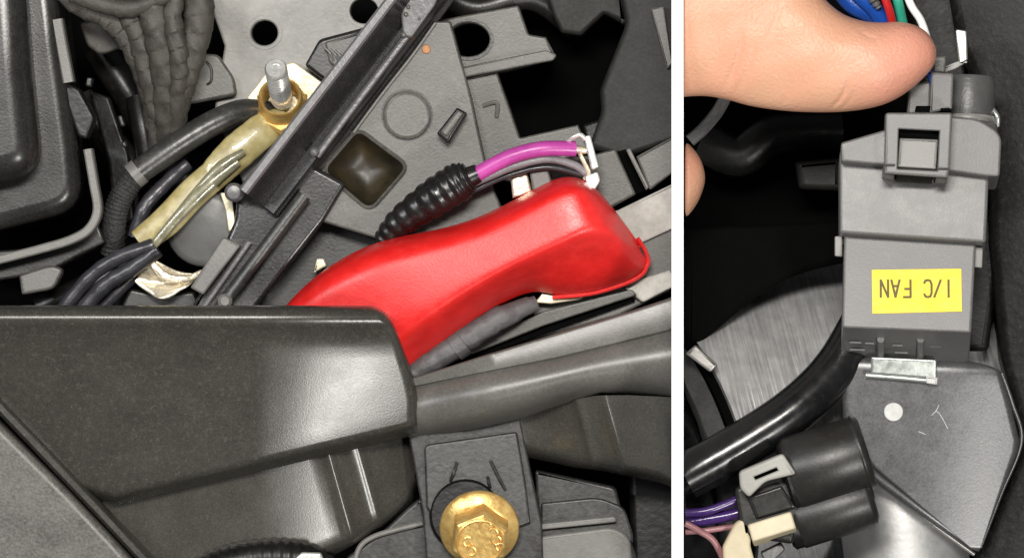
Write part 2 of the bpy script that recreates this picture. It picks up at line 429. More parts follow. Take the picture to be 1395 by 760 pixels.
# ================================================================== left: grey plastic cover with rail
cov = Thing('plastic_cover', 'large dark grey plastic cover with rounded rim and long rail beside the red boot', 'cover', (280, 600, -100))
def yb(x):
    return 545 + x * 1.02 if x < 133 else 680.5 - (x - 133) * 0.236
XR = [(416, 500), (419, 509), (427, 521), (438, 529), (450, 535), (480, 545), (520, 558), (545, 563), (590, 562), (620, 562)]
GXS = [(-100, 0), (342, 0), (352, 0.02), (366, 0.11), (400, 0.14), (430, 0.19), (460, 0.235), (520, 0.25), (600, 0.26)]
GXT = [0.0]
for _x in range(1, 701): GXT.append(GXT[-1] + lin(GXS, _x))
def gx(x):
    if x <= 0: return 0.0
    i = int(min(x, 699)); return GXT[i] + (GXT[i + 1] - GXT[i]) * (x - i)
us = [0, .08, .16, .24, .32, .40, .48, .54, .58, .61, .63, .645, .66, .675, .69, .705, .72, .75, .79, .83, .87, .91, .94, .965, .985, 1]
grid = []
rows = [(0, 416, -60), (0, 416, 84), (0, 418, 96), (0, 422, 105), (0, 427, 109.5), (0, 432, 111), (0, 438, 110.5), (0, 444, 107), (0, 450, 102)]
def row(yf, zf):
    pts = []
    y1 = yf(480); xr = lin(XR, y1)
    for u in us:
        x = -30 + (xr + 30) * u
        y = yf(x); xr2 = lin(XR, y); x = -30 + (xr2 + 30) * u
        pts.append((x, y, zf(x, y) - gx(x)))
    x, y, z = pts[-1]
    pts += [(x + 4, y, z - 5), (x + 7, y, z - 16), (x + 8, y + 0.5, -90)]
    return pts
for _, y, z in rows: grid.append(row(lambda x, y=y: y, lambda x, yy, z=z: z))
for k in range(1, 9):
    f = k / 8
    grid.append(row(lambda x, f=f: 456 + (yb(x) - 464) * f, lambda x, y, f=f: 97 - 35 * f))
for dy, z in ((-2, 60), (3, 52), (8, 38), (13, 20), (15, -10), (15, -60)):
    grid.append(row(lambda x, dy=dy: yb(x) + dy, lambda x, y, z=z: z))
cov.part('front_panel', G().patch(grid), 'cover', angle=60)
# diagonal ridge and the corner panel beyond it
cov.part('ridge', G().sweep([(-3, -30), (-3, 66), (2, 74), (9, 74), (13, 66), (13, -30)], [(-30, 524, 0), (60, 618, 0), (140, 702, 0), (215, 782, 0)]), 'cover')
g = G().plate([(-60, 520), (-30, 545, 4), (5, 574, 3), (100, 668), (165, 737, 10), (212, 790), (212, 840), (-60, 840)], -40, 92, 11, seg=5, tilt=(0.06, -0.03))
cov.part('corner_panel', g, 'corner')
# lower skirt beneath the step
def skirt_z(x, y):
    s = x - (y - 625) * 0.27
    z = -gx(x) * 0.9 - 0.20 * max(0, y - yb(min(max(x, 133), 560)))
    z += 6 * math.exp(-((s - 450) / 8.0) ** 2) + 4 * math.exp(-((s - 492) / 6.0) ** 2)
    z -= 0.5 * max(0, s - 452) * 0.7
    return z + 12
BX = [(140, 830), (300, 800), (430, 752), (470, 733), (520, 705), (548, 684), (560, 668), (572, 660)]
grid = []
xs = [100, 140, 180, 220, 260, 300, 330, 350, 365, 380, 400, 420, 436, 442, 446, 449, 452, 455, 459, 465, 475, 484, 488, 491, 494, 498, 505, 515, 530, 545, 556, 563]
for k in range(10):
    f = k / 9; r = []
    for x in xs:
        y0 = yb(x) + 4; y1 = lin(BX, x) - 14
        y = y0 + (y1 - y0) * f
        xx = x + (y - 625) * 0.27 * (0.9 if 380 < x < 540 else 0.9 * sstep(250, 380, x) if x <= 380 else 0.9 * (1 - sstep(540, 565, x)))
        r.append((xx, y, skirt_z(xx, y)))
    grid.append(r)
last = grid[-1]
for dy, dz in ((4, -3), (9, -12), (14, -28), (17, -80)):
    grid.append([(x + dy * 0.3, y + dy, z + dz) for x, y, z in last])
cov.part('lower_skirt', G().patch(grid), 'cover_lo', angle=70)
# rail running off to the side
UP = [(562, 527), (660, 508), (760, 489), (840, 470), (940, 446)]
LO = [(562, 602), (640, 586), (709, 570), (756, 554), (790, 546), (819, 541.5), (860, 541), (940, 545)]
grid = []
rx = [556 + i * 12 for i in range(33)]
for f, z in ((-0.06, -30), (-0.05, 25), (0.0, 31), (.08, 37), (.2, 44), (.35, 47), (.5, 46), (.64, 40), (.76, 30), (.86, 15), (.94, -4), (1.0, -26), (1.0, -80)):
    r = []
    for x in rx:
        u, l = lin(UP, x), lin(LO, x)
        r.append((x, u + (l - u) * f, z - 0.02 * (x - 556) - 34 * (1 - sstep(558, 670, x))))
    grid.append(r)
cov.part('rail', G().patch(grid), 'rail', angle=70)
TP = [(562, 515), (660, 484), (760, 454), (860, 424), (940, 398)]
grid = []
for f, z in ((-0.02, -60), (-0.01, 30), (0.04, 34), (.1, 35), (.9, 33), (1.02, 26)):
    grid.append([(x, lin(TP, x) + (lin(UP, x) - lin(TP, x)) * f, z - 0.02 * (x - 556) - 30 * (1 - sstep(558, 670, x))) for x in rx])
cov.part('rail_ledge', G().patch(grid), 'rail', angle=40)
# skirt on the far side of the bolt
def skirt2_z(x, y):
    s = x - (y - 560) * 0.28
    return -0.24 * max(0, y - lin(LO, x)) - 0.22 * max(0, s - 838) - 45 + 50 * sstep(715, 838, s) + 5 * math.exp(-((s - 790) / 6.0) ** 2) + 7 * math.exp(-((s - 829) / 8.0) ** 2)
B2 = [(700, 618), (760, 636), (800, 640), (850, 650), (900, 661), (960, 668)]
grid = []
xs = [704, 720, 735, 750, 765, 776, 782, 786, 789, 792, 796, 802, 812, 819, 824, 828, 832, 837, 845, 860, 880, 900, 925, 945]
for k in range(8):
    f = k / 7; r = []
    for x in xs:
        y0 = lin(LO, x) - 3; y1 = lin(B2, x) - 16
        y = y0 + (y1 - y0) * f; xx = x + (y - 560) * 0.28 * (1 - sstep(860, 940, x)) * sstep(704, 750, x)
        r.append((xx, y, skirt2_z(xx, y)))
    grid.append(r)
last = grid[-1]
for dy, dz in ((4, -3), (9, -11), (14, -24), (18, -45), (20, -110)):
    grid.append([(x, y + dy, z + dz) for x, y, z in last])
cov.part('far_skirt', G().patch(grid), 'cover_lo', angle=70)

# ================================================================== bracket, bolt and ledges
br = Thing('bolt_bracket', 'black steel tab bracket held by the gold flange bolt', 'bracket', (640, 660, -150))
br.part('tab', G().plate([(556, 596), (706, 560), (722, 640), (738, 715), (742, 830), (585, 830), (575, 700)], -70, -32, 3, r=3), 'steelplate')
br.part('raised_pad', G().plate([(577, 606, 8), (704, 588, 4), (716, 660), (722, 712), (700, 720), (600, 722), (580, 690)], -40, -24, 3, tilt=(0, 0.03)), 'steelplate')
br.part('bolt_shade_disc', G().lathe([(50, -60), (50, -24), (46, -18), (40, -18)], (634, 702, 0), n=36), 'black')  # black disc stands in for the shade at the bolt's upper left
for (x0, y0, x1, y1) in ((622, 630, 613, 656), (668, 628, 688, 668), (664, 650, 667, 664)):
    br.part('weld_rib', G().tube([(x0, y0, -22), ((x0 + x1) / 2, (y0 + y1) / 2, -17), (x1, y1, -23)], 2.3, n=8), 'steelplate')

bolt = Thing('flange_bolt', 'gold zinc flange bolt with hexagonal head on black bracket', 'bolt', (652, 716, -20))
ax = Vector((0.04, 0.38, 1)).normalized()
fl = bolt.part('flange', G().lathe([(50, -8), (54, -4), (54.5, 0), (52, 4), (47, 7), (42, 11), (36, 14)], (653, 719, 0), ax, 48), 'gold', angle=50)
hexp = [(42, 10), (42, 40), (39, 46), (36, 48)]
bolt.part('hex_head', G().lathe(hexp, (653, 719, 0), ax, 6, a0=math.radians(8)), 'gold', angle=20)
top = Vector((653, 719, 0)) + ax * 47
bolt.part('head_rim', G().lathe([(33.5, 47), (33.5, 50), (31.5, 51.5), (28, 47.5), (0.01, 46.5)], (653, 719, 0), ax, 36, cap1=False), 'gold')
def arc(c, r, a0, a1, z, n=8):
    return [(c[0] + r * math.cos(a0 + (a1 - a0) * i / n), c[1] + r * math.sin(a0 + (a1 - a0) * i / n), z) for i in range(n + 1)]
for c, r, a0, a1 in (((633, 728), 6, 0.6, 5.2), ((637, 741), 6, 3.4, 8.4), ((671, 726), 6, -1.2, 4.0), ((676, 735), 5, 2.0, 6.6), ((656, 708), 9, 3.5, 5.9), ((667, 716), 6, 3.6, 6.4)):
    bolt.part('head_mark', G().tube([(x + 6, y + 8, 46 - (y + 8 - 737) * 0.38) for x, y, z in arc(c, r, a0, a1, 0)], 1.5, n=6, sub=2), 'gold')

lg = Thing('layered_clamp', 'stacked grey plastic clamp plates with pale rounded edge beside the gold bolt', 'clamp', (780, 710, -150))
lg.part('upper_plate', G().plate([(728, 642, 3), (838, 665, 6), (852, 720, 6), (866, 760), (866, 830), (735, 830)], -130, -70, 4, r=3), 'steelplate')
lg.part('rib_plate', G().plate([(736, 686, 4), (815, 678, 14), (850, 692, 10), (862, 730), (862, 740), (735, 742)], -80, -56, 3), 'steelplate')
lg.part('strip', G().plate([(700, 718, 2), (838, 704, 4), (840, 712, 4), (700, 726, 2)], -70, -46, 2), 'flange')
lg.part('front_plate', G().plate([(700, 736, 3), (835, 718, 14), (858, 732, 14), (866, 830), (700, 830)], -80, -38, 4, tilt=(0, -.04)), 'flange')
lg.part('pin', G().tube([(724, 690, -50), (728, 716, -46)], 4.5, n=12), 'flange')
fl2 = Thing('side_clamp', 'grey moulded clamp wing next to the dark gap round the bolt', 'clamp', (530, 720, -150))
fl2.part('wing', G().plate([(470, 760), (520, 724), (556, 690), (572, 678, 6), (582, 720, 6), (596, 770, 6), (596, 840), (440, 840)], -130, -64, 5, r=6), 'steelplate')
fl2.part('wing_rim', G().ribbon([(478, 790), (486, 750), (505, 733), (540, 722), (574, 714)], 7, -70, -56, 2), 'flange')
solo('ribbed_hose', 'ribbed black hose passing under the cover skirt', 'hose',
     G().tube([(250, 800, -20), (300, 772, -10), (360, 760, -6), (420, 766, -10), (470, 800, -20)], 22, n=18, sub=20, ribs=[0, 0, 1.6, 1.6]), 'black')
solo('foil_clip', 'small bright metal clip poking out beside the ribbed hose', 'clip', G().plate([(404, 758, 3), (412, 751, 3), (438, 752, 3), (446, 775), (400, 780)], -10, 22, 3), 'steel')
struct('ledge_base', G().plate([(855, 640), (960, 655), (960, 840), (860, 840)], -300, -160, 10, r=10), 'black')

# ================================================================== red boot
boot = Thing('terminal_boot', 'bright red rubber terminal boot with a flared end', 'boot', (640, 380, -40))
ST = [  # U, RA, RB, L, ridge height
    ((366, 440), (412, 440), (520, 505), (548, 530), 22),
    ((388, 414), (432, 410), (532, 480), (558, 504), 34),
    ((430, 370), (476, 382), (552, 456), (580, 490), 46),
    ((500, 330), (528, 356), (588, 432), (610, 470), 54),
    ((560, 318), (586, 341), (624, 407), (643, 446), 58),
    ((622, 307), (644, 325), (668, 380), (684, 414), 62),
    ((686, 280), (703, 299), (718, 354), (728, 392), 66),
    ((742, 247), (757, 268), (770, 330), (752, 404), 70),
    ((772, 237), (786, 256), (806, 313), (805, 399), 70),
    ((804, 245), (808, 264), (828, 312), (850, 386), 58),
    ((836, 283), (834, 292), (850, 332), (873, 374), 22),
    ((862, 319), (860, 322), (870, 346), (881, 362), -14),
    ((874, 336), (872, 337), (877, 346), (883, 354), -34)]
grid = []
for (U, A, B, L, h) in ST:
    U, A, B, L = map(Vector, (U, A, B, L)); e = -36
    lo = min(h, 0)
    r = [(U.x, U.y, e)]
    q = U.lerp(A, .06); r.append((q.x, q.y, e + (h - e) * .25))
    q = U.lerp(A, .3); r.append((q.x, q.y, e + (h - e) * .72))
    q = U.lerp(A, .85); r.append((q.x, q.y, h - 6))
    q = A.lerp(B, .10); r.append((q.x, q.y, h - 3))
    q = A.lerp(B, .5); r.append((q.x, q.y, h + 1))
    q = A.lerp(B, .90); r.append((q.x, q.y, h + 5))
    q = B.lerp(L, .04); r.append((q.x, q.y, h + 2))
    q = B.lerp(L, .40); r.append((q.x, q.y, e + (h - e) * .72))
    q = B.lerp(L, .80); r.append((q.x, q.y, e + (h - e) * .36))
    q = B.lerp(L, .96); r.append((q.x, q.y, e + (h - e) * .10)); r.append((L.x, L.y + 1.5, e))
    grid.append(r)
boot.part('shell', G().patch(grid), 'red', subsurf=2, solid=5)
lip = [(L[0], L[1] + 1, -35) for (U, A, B, L, h) in ST[7:]] 
boot.part('lip', G().tube(lip + [(878, 340, -35), (868, 324, -34)], 3.0, n=8), 'red')

tc = Thing('taped_cable', 'dark grey taped cable tucked under the red boot edge', 'cable', (640, 455, -60))
tc.part('sheath', G().tube([(560, 510, -20), (600, 484, -18), (640, 458, -16), (680, 434, -18), (730, 412, -30)], [12, 16, 17, 16, 9], n=24, sub=12, helix=(7.5, 2.0)), 'tapegrey', angle=32)
tc.part('tape_end', G().tube([(618, 475, -15), (632, 465, -14)], [19, 19.5], n=16), 'tapegrey')
solo('paper_tab', 'cream torn paper tab under the boot flare', 'tab', G().plate([(728, 412, 2), (738, 400), (762, 404), (800, 400), (790, 408, 3), (750, 414)], -52, -42, 1.5, tilt=(-.05, 0)), 'cream')

# battery top beneath the boot
bt = Thing('battery_top', 'pale and grey battery top with slotted edge behind red boot', 'battery', (820, 330, -300))
bt.part('pale_ledge', G().plate([(780, 292), (838, 287, 3), (960, 250, 3), (960, 312), (838, 348)], -260, -58, 3), 'pale')
bt.part('grey_step', G().plate([(760, 352), (960, 300), (960, 395), (840, 432), (700, 470)], -260, -66, 4), 'case')
bt.part('slot_rail', G().plate([(576, 500), (640, 468), (740, 424), (860, 394, 4), (868, 402, 4), (740, 444), (600, 500)], -260, -44, 2), 'case')
bt.part('slot', G().plate([(590, 503), (740, 440), (858, 402, 3), (866, 410, 3), (740, 456), (598, 506)], -250, -56, 2), 'void')
bt.part('chipped_edge', G().plate([(850, 392, 3), (872, 380, 3), (912, 368), (940, 372), (940, 392), (875, 412, 4)], -90, -50, 3), 'pale')
bt.part('end_block', G().plate([(700, 222), (808, 210, 2), (838, 202, 3), (866, 264, 3), (830, 284), (700, 300)], -260, -62, 3), 'case')
bt.part('groove', G().plate([(838, 206), (852, 202), (880, 258), (866, 264)], -260, -90, 2), 'void')
bt.part('groove_rim', G().plate([(852, 203, 2), (858, 201, 2), (884, 254, 2), (880, 259, 2)], -260, -58, 1.5), 'flange')
bt.part('side_block', G().plate([(866, 212, 3), (960, 186, 3), (960, 236), (884, 258, 3)], -260, -56, 3), 'case')

# ================================================================== wiring at the boot
cd = Thing('corrugated_conduit', 'short black corrugated conduit on the violet cable', 'conduit', (585, 275, -60))
cd.part('tube', G().tube([(520, 330, -40), (545, 302, -26), (590, 270, -10), (625, 248, -2), (640, 240, 0)], [13, 19, 25, 26, 17], n=22, sub=15, ribs=[0, 0, 1.8, 2.1, 1.8]), 'conduit', angle=60)
cd.part('end_wrap', G().tube([(628, 247, -2), (652, 236, 2)], [17, 13], n=16), 'conduit')
vc = Thing('violet_cable', 'magenta insulated cable arching over to the silver terminal clip', 'cable', (710, 215, -60))
vc.part('insulation', G().tube([(636, 247, 0), (665, 229, 4), (700, 212, 8), (740, 203, 8), (784, 203, 0)], 10.5, n=18), 'purple')
vc.part('strand_end', G().tube([(782, 203, 0), (800, 206, -3)], [6, 4], n=10), 'tin')
solo('thin_lead', 'thin grey lead lying along the magenta cable', 'wire', G().tube([(640, 252, -2), (668, 240, 0), (705, 225, 3), (745, 217, 2), (780, 224, -4), (798, 236, -10)], 5.5, n=12), 'wiregrey')
solo('dark_lead', 'thin dark lead beneath the grey lead near the brass lug', 'wire', G().tube([(640, 262, -14), (690, 240, -10), (745, 228, -8), (792, 238, -14)], 4, n=10), 'wire')
cl = Thing('terminal_clip', 'bright silver spring clip at the end of the magenta cable', 'clip', (795, 215, -60))
cl.part('arm', G().plate([(795, 186, 3), (804, 184, 3), (816, 228, 3), (806, 232, 3)], -14, 8, 2.5), 'steel')
cl.part('hook', G().tube([(772, 194, 0), (780, 188, 8), (790, 184, 10), (797, 190, 6)], 3.4, n=10), 'steel')
cl.part('foot', G().plate([(797, 240, 3), (814, 234, 3), (818, 246, 4), (808, 262, 4), (798, 250, 3)], -30, 2, 2.5), 'steel')
cl.part('spring', G().tube([(788, 206, -6), (796, 222, -4), (802, 236, -6), (796, 244, -10)], 3, n=8), 'tin')
bl = Thing('brass_lug', 'small tarnished brass lug under the thin leads', 'lug', (715, 245, -60))
bl.part('lug_body', G().plate([(694, 234, 3), (716, 227, 2), (724, 262), (698, 270)], -60, -20, 3), 'tin')
bl.part('lug_cap', G().plate([(720, 228, 2), (744, 224, 3), (752, 250), (726, 262)], -60, -16, 3), 'flange')

# ================================================================== upper casing with ring and pit
cs = Thing('bracket_casing', 'grey moulded casing with a round stamped ring and a dark pit', 'casing', (560, 180, -200))
pit_out = fillet([(486, 174, 14), (556, 226, 16), (502, 288, 16), (436, 232, 16)], 0, 6)
cs.part('face', G().plate([(505, 30), (588, 28, 3), (612, 28), (640, 130), (664, 240), (690, 300), (560, 340), (430, 300), (395, 240)], -160, -52, 3, holes=[pit_out], hole_bev=1, hole_depth=20), 'case')
g = G(); prev = None; px_, py_ = 496, 231
for f, z in ((1.0, -53), (0.96, -60), (0.90, -72), (0.80, -86), (0.66, -97), (0.5, -104), (0.3, -108), (0.1, -109)):
    r_ = []
    for x, y in pit_out:
        d_ = Vector((x - px_, y - py_)); k_ = (1 - f) ** 0.6; rr_ = d_.length * (1 - k_) + 50 * k_
        d_ = d_.normalized() * rr_ * f; r_.append((px_ + d_.x, py_ + d_.y, z))
    r_ = g.ring(r_)
    if prev: g.bridge(prev, r_)
    prev = r_
g.f.append(tuple(prev))
cs.part('pit_bowl', g, 'pit', angle=80)
cs.part('pit_rim', G().sweep([(-2.5, -6), (-2.5, 2), (0, 4), (2.5, 2), (2.5, -6)], [(*p, -52) for p in pit_out + pit_out[:1]]), 'case')
cs.part('ring_groove', G().lathe([(35.5, -60), (35.5, -51.2), (32, -51.2)], (553, 156, 0), n=40), 'dark')
cs.part('ring_cap', G().lathe([(33, -60), (33, -47), (31, -45.5), (28.5, -47.2), (27, -47.2), (20, -47.2), (0.01, -47.2)], (553, 156, 0), n=40, cap1=False), 'case')
cs.part('key_nub', G().plate([(594, 182, 3), (622, 146, 3), (636, 154, 3), (610, 196, 3)], -60, -22, 4), 'dark')
cs.part('key_nub_top', G().plate([(600, 180, 2), (624, 150, 2), (631, 154, 2), (608, 186, 2)], -30, -17, 2), 'case')
cs.part('edge_rim', G().ribbon([(592, 30), (560, 75), (520, 126), (480, 180)], 4, -60, -46, 1.2), 'flange')
solo('rust_speck', 'tiny orange rust speck on the grey casing', 'speck', G().lathe([(6.5, -51.5), (5.5, -48.5), (2.5, -47)], (579, 66, 0), n=12), 'rust')

# deeper panels behind the casing
bk = Thing('back_panel', 'grey stepped panel with a large round black hole', 'panel', (680, 120, -300))
hole = circle(635, 51, 31, 25)
bk.part('hole_plate', G().plate([(596, 24), (650, 14), (704, 4, 3), (718, 44, 3), (742, 48), (756, 74, 3), (690, 92), (616, 106)], -260, -118, 3, holes=[hole]), 'case')
bk.part('hole_rim', G().sweep([(-2, -6), (-2, 3), (2, 3), (2, -6)], [(*p, -118) for p in circle(635, 51, 33, 27) + circle(635, 51, 33, 27)[:1]]), 'dark')
bk.part('step_ridge', G().plate([(612, 92, 2), (742, 66, 3), (757, 72, 3), (752, 80, 3), (616, 106, 2)], -130, -108, 2), 'case')
bk.part('lower_plate', G().plate([(612, 108), (674, 94, 2), (706, 186, 2), (786, 168), (800, 200), (700, 250), (640, 230)], -260, -128, 3), 'case')
bk.part('stamp_mark', G().tube([(655, 142, -127), (674, 138, -125), (674, 158, -127)], 3, n=8), 'flange')
wl = Thing('side_wall', 'very dark grey sloping wall beside the square black opening', 'wall', (860, 100, -300))
wl.part('wall_face', G().plate([(852, 30, 10), (838, -40), (960, -40), (960, 190), (850, 214), (800, 200, 10), (818, 150, 6), (816, 120, 6)], -300, -130, 8, tilt=(0.1, 0)), 'deep')
wl.part('wall_strip', G().plate([(886, 8, 2), (904, 6, 2), (925, 84, 2), (908, 92, 2)], -150, -105, 2), 'case')
wl.part('upper_rib', G().plate([(735, -40), (845, -40), (852, 30, 4), (822, 14, 4), (790, 44, 4), (762, 40, 4), (750, 16, 4)], -300, -190, 6), 'deep')
wl.part('lower_rib', G().plate([(792, 168, 5), (822, 158, 5), (836, 196, 5), (800, 206, 5)], -300, -140, 5), 'black')
solo('void_panel', 'black square opening behind the grey panel', 'opening', G().plate([(560, -60), (960, -60), (960, 240), (560, 240)], -395, -330, 3), 'void')

# ================================================================== diagonal bar
bar = Thing('diagonal_bar', 'long glossy black channel bar crossing over the casing with its edge highlight coloured into the rim', 'bar', (440, 150, -100))
P0 = Vector((566, -50)); P1 = Vector((329, 258))
path = [(P0.x, P0.y, 0), (P1.x, P1.y, 0)]
bar.part('channel', G().sweep([(0, -90), (0, 24), (12, 24), (16, 8), (38, -22), (42, -20), (54, -16), (58, -22), (64, -48), (70, -52), (70, -90)], path), 'bar', angle=25)
bar.part('highlight_rim', G().sweep([(-2, 0), (-2, 26), (1, 29), (9, 30), (12, 27), (12, 0)], [(P0.x, P0.y, 0), (P1.x, P1.y, 0)]), 'rim', angle=25)  # paler colour paints the edge highlight onto the rim
bar.part('inner_rib', G().sweep([(-3, -30), (-3, -14), (0, -11), (4, -11), (6, -14), (6, -30)], [(556, 44, 0), (470, 158, 0), (430, 212, 0)]), 'rim', angle=25)
bar.part('top_web', G().plate([(546, 20, 3), (560, -40), (612, -40), (592, 8, 3), (560, 52, 3), (549, 50, 3)], -40, -4, 3, tilt=(.1, 0)), 'rim')
for x, y, r in ((556, 10, 3.0), (553, 20, 3.4), (550, 48, 3.6), (571, 26, 2.2)):
    bar.part('pale_dot', G().lathe([(r, -5), (r * .8, -1), (r * .3, 1)], (x, y, 0), n=10), 'flange')  # small pale discs near the bar's top end
lo = Thing('lower_arm', 'dark lower arm bracket running down beside the grey round disc', 'arm', (300, 350, -100))
lo.part('arm_web', G().plate([(322, 256), (372, 196), (470, 250), (440, 300), (330, 440), (248, 440), (300, 340), (318, 300)], -150, -40, 6, r=6), 'bar')
lo.part('arm_rim', G().plate([(303, 322, 3), (327, 334, 3), (276, 402, 3), (258, 392, 3)], -60, -18, 3, tilt=(0.05, 0.03)), 'flange')
lo.part('arm_groove', G().ribbon([(338, 330), (300, 384), (272, 424)], 8, -60, -30, 2), 'rim')
lo.part('knuckle', G().lathe([(13, -40), (13, -12), (9, -6), (3, -5)], (318, 262, 0), n=18), 'rim')
lo.part('notch_pin', G().lathe([(7, -50), (7, -8), (4, -4), (1, -3)], (428, 207, 0), n=14), 'rim')
rod = Thing('round_rod', 'slim black rod lying in the recess beside the red boot', 'rod', (360, 340, -60))
rod.part('shaft', G().tube([(414, 266, -22), (360, 338, -20), (300, 418, -18), (280, 446, -18)], 9.5, n=16), 'hose')
rod.part('foot', G().lathe([(10, -20), (10, 0), (6, 4)], (306, 410, -10), n=14), 'flange')
solo('recess_block', 'dark recessed block between the rod and boot', 'block', G().plate([(390, 280), (470, 260), (560, 330), (440, 430), (320, 440)], -230, -110, 8, r=8), 'dark')
solo('tan_chip', 'small tan chip of plastic beside the boot', 'chip', G().plate([(428, 352, 2), (438, 352, 2), (442, 362, 2), (424, 372, 2)], -90, -78, 2), 'cream')

# ================================================================== pale mounting plate with stud
pl = Thing('mounting_plate', 'pale grey mounting plate pierced by two round holes', 'plate', (400, 80, -200))
pl.part('sheet', G().plate([(262, -50), (640, -50), (560, 30), (440, 190), (330, 260), (286, 150), (300, 60)], -150, -112, 3,
                          holes=[circle(355, 42, 20, 19), circle(492, 12, 21, 19)]), 'plate')
pl.part('corner_lug', G().plate([(250, 70), (292, 72, 6), (314, 104, 8), (318, 128, 6), (250, 142)], -130, -92, 4), 'case')
pl.part('lug_mark', G().tube([(276, 82, -92), (283, 92, -91), (283, 108, -91), (277, 114, -92)], 1.8, n=6), 'dark')
for i, (x, y) in enumerate(((355, 42), (492, 12))):
    rim = circle(x, y, 22.5, 21)
    pl.part('hole_rim', G().sweep([(-2, -4), (-2, 1.5), (2, 1.5), (2, -4)], [(*p, -112) for p in rim + rim[:1]]), 'plate')
lv = Thing('ribbed_lever', 'dark angular lever with pale ribs half under the bar', 'lever', (470, 75, -120))
lv.part('lever_body', G().plate([(412, 88, 5), (432, 52, 6), (470, 42), (530, 26, 4), (520, 70), (450, 118, 4)], -115, -68, 5), 'dark')
lv.part('lever_face', G().plate([(440, 56, 4), (512, 36, 4), (500, 66, 4), (462, 96, 4), (446, 84, 4)], -80, -60, 3), 'case')
for k in range(4):
    x = 448 + k * 7
    lv.part('rib', G().tube([(x - 8, 64 + k * 2, -60), (x, 72 + k * 2, -58), (x + 4, 82 + k, -60)], 1.8, n=6), 'flange')

st = Thing('terminal_stud', 'bright steel threaded stud standing through the gold nut', 'stud', (378, 130, -100))
sax = Vector((-0.05, -0.46, 1)).normalized()
prof = [(14, -20)]
h = -12
while h < 74:
    prof += [(15.4, h), (13.2, h + 2.6)]; h += 5.2
prof += [(15.2, h), (14.6, h + 4), (12.5, h + 6.5), (6, h + 7), (3, h + 5.6)]
st.part('thread', G().lathe(prof, (380, 128, -60), sax, 28), 'steel', angle=20)
st.part('tip_chamfer', G().lathe([(15.6, h - 1), (15.6, h + 3.2), (13.2, h + 6.8)], (380, 128, -60), sax, 28), 'steel')
nt = Thing('gold_nut', 'gold collar nut seated round the steel stud', 'nut', (378, 130, -100))
nt.part('collar', G().lathe([(35, -38), (35, -33), (31, -28), (30.5, -8), (28.5, -5), (26, -6), (24.5, -10), (23, -36)], (379, 128, -48), sax, 36, cap0=False, cap1=False), 'gold', angle=50)
nt.part('hex_base', G().lathe([(40, -46), (40, -34), (36, -29), (28, -28)], (379, 132, -48), sax, 6, cap0=False, cap1=False), 'gold', angle=20)
solo('terminal_washer', 'cream square terminal plate beneath the gold nut', 'washer',
     G().plate([(331, 132, 3), (362, 92, 6), (396, 82, 5), (438, 112, 4), (412, 158, 4), (372, 192, 6), (352, 168)], -108, -94, 2.5, tilt=(0.05, 0)), 'cream')

# ring terminal sleeve and cables
sl = Thing('yellowed_sleeve', 'yellowed heat shrink sleeve leading down from the gold nut', 'sleeve', (290, 240, -120))
sl.part('upper_wrap', G().tube([(386, 158, -84), (356, 176, -72), (318, 208, -64), (286, 240, -64)], [14, 24, 25, 21], n=22, flat=.42, ribs=[0, .3, -.2, .3, 0, -.3]), 'sleeve')
sl.part('lower_wrap', G().tube([(300, 228, -66), (260, 262, -64), (224, 300, -62), (186, 330, -62)], [21, 21, 21, 18], n=22, flat=.42), 'sleeve')
sl.part('seam', G().tube([(322, 220, -50), (284, 250, -48), (246, 288, -48), (206, 334, -52)], [6, 9, 8, 6], n=16, flat=.6), 'sleeve2')
sl.part('second_seam', G().tube([(330, 206, -52), (300, 226, -48), (264, 262, -50), (222, 312, -52)], [5, 8, 6, 4], n=12, flat=.7), 'sleeve2')
sl.part('flap', G().plate([(296, 262, 3), (312, 262), (318, 310, 3), (308, 316, 3), (304, 286)], -80, -68, 1.5), 'cream')
sl.part('fringe', G().plate([(240, 254, 3), (260, 240, 3), (256, 254, 3), (238, 266, 3)], -84, -68, 1.5), 'cream')
tm = Thing('crimp_terminal', 'crumpled tinned metal crimp below the round grey disc', 'terminal', (220, 375, -120))
grid = []
for i in range(9):
    u = i / 8
    a = Vector((196, 346)).lerp(Vector((272, 374)), u); b = Vector((172, 376)).lerp(Vector((226, 408)), u)
    r = []
    for k in range(7):
        q = a.lerp(b, k / 6)
        r.append((q.x, q.y + 8 * math.sin(u * 3.1), -66 + 8 * math.sin(u * 5 + k * .7) + 4 * math.sin(k * 2.1 + u * 9)))
    grid.append(r)
tm.part('crumpled_sheet', G().patch(grid), 'tin', subsurf=1, solid=4)
tm.part('crimp_lip', G().tube([(196, 350, -60), (222, 376, -54), (250, 380, -56), (272, 370, -64)], [4, 6, 5, 3], n=8, flat=.8), 'tin')
solo('grey_disc', 'satin grey round disc tucked under the yellowed sleeve', 'disc',
     G().lathe([(54, -120), (54, -96), (50, -88), (42, -85), (0.01, -82)], (264, 322, 0), Vector((-.1, .12, 1)), 40, cap1=False), 'disc', angle=60)

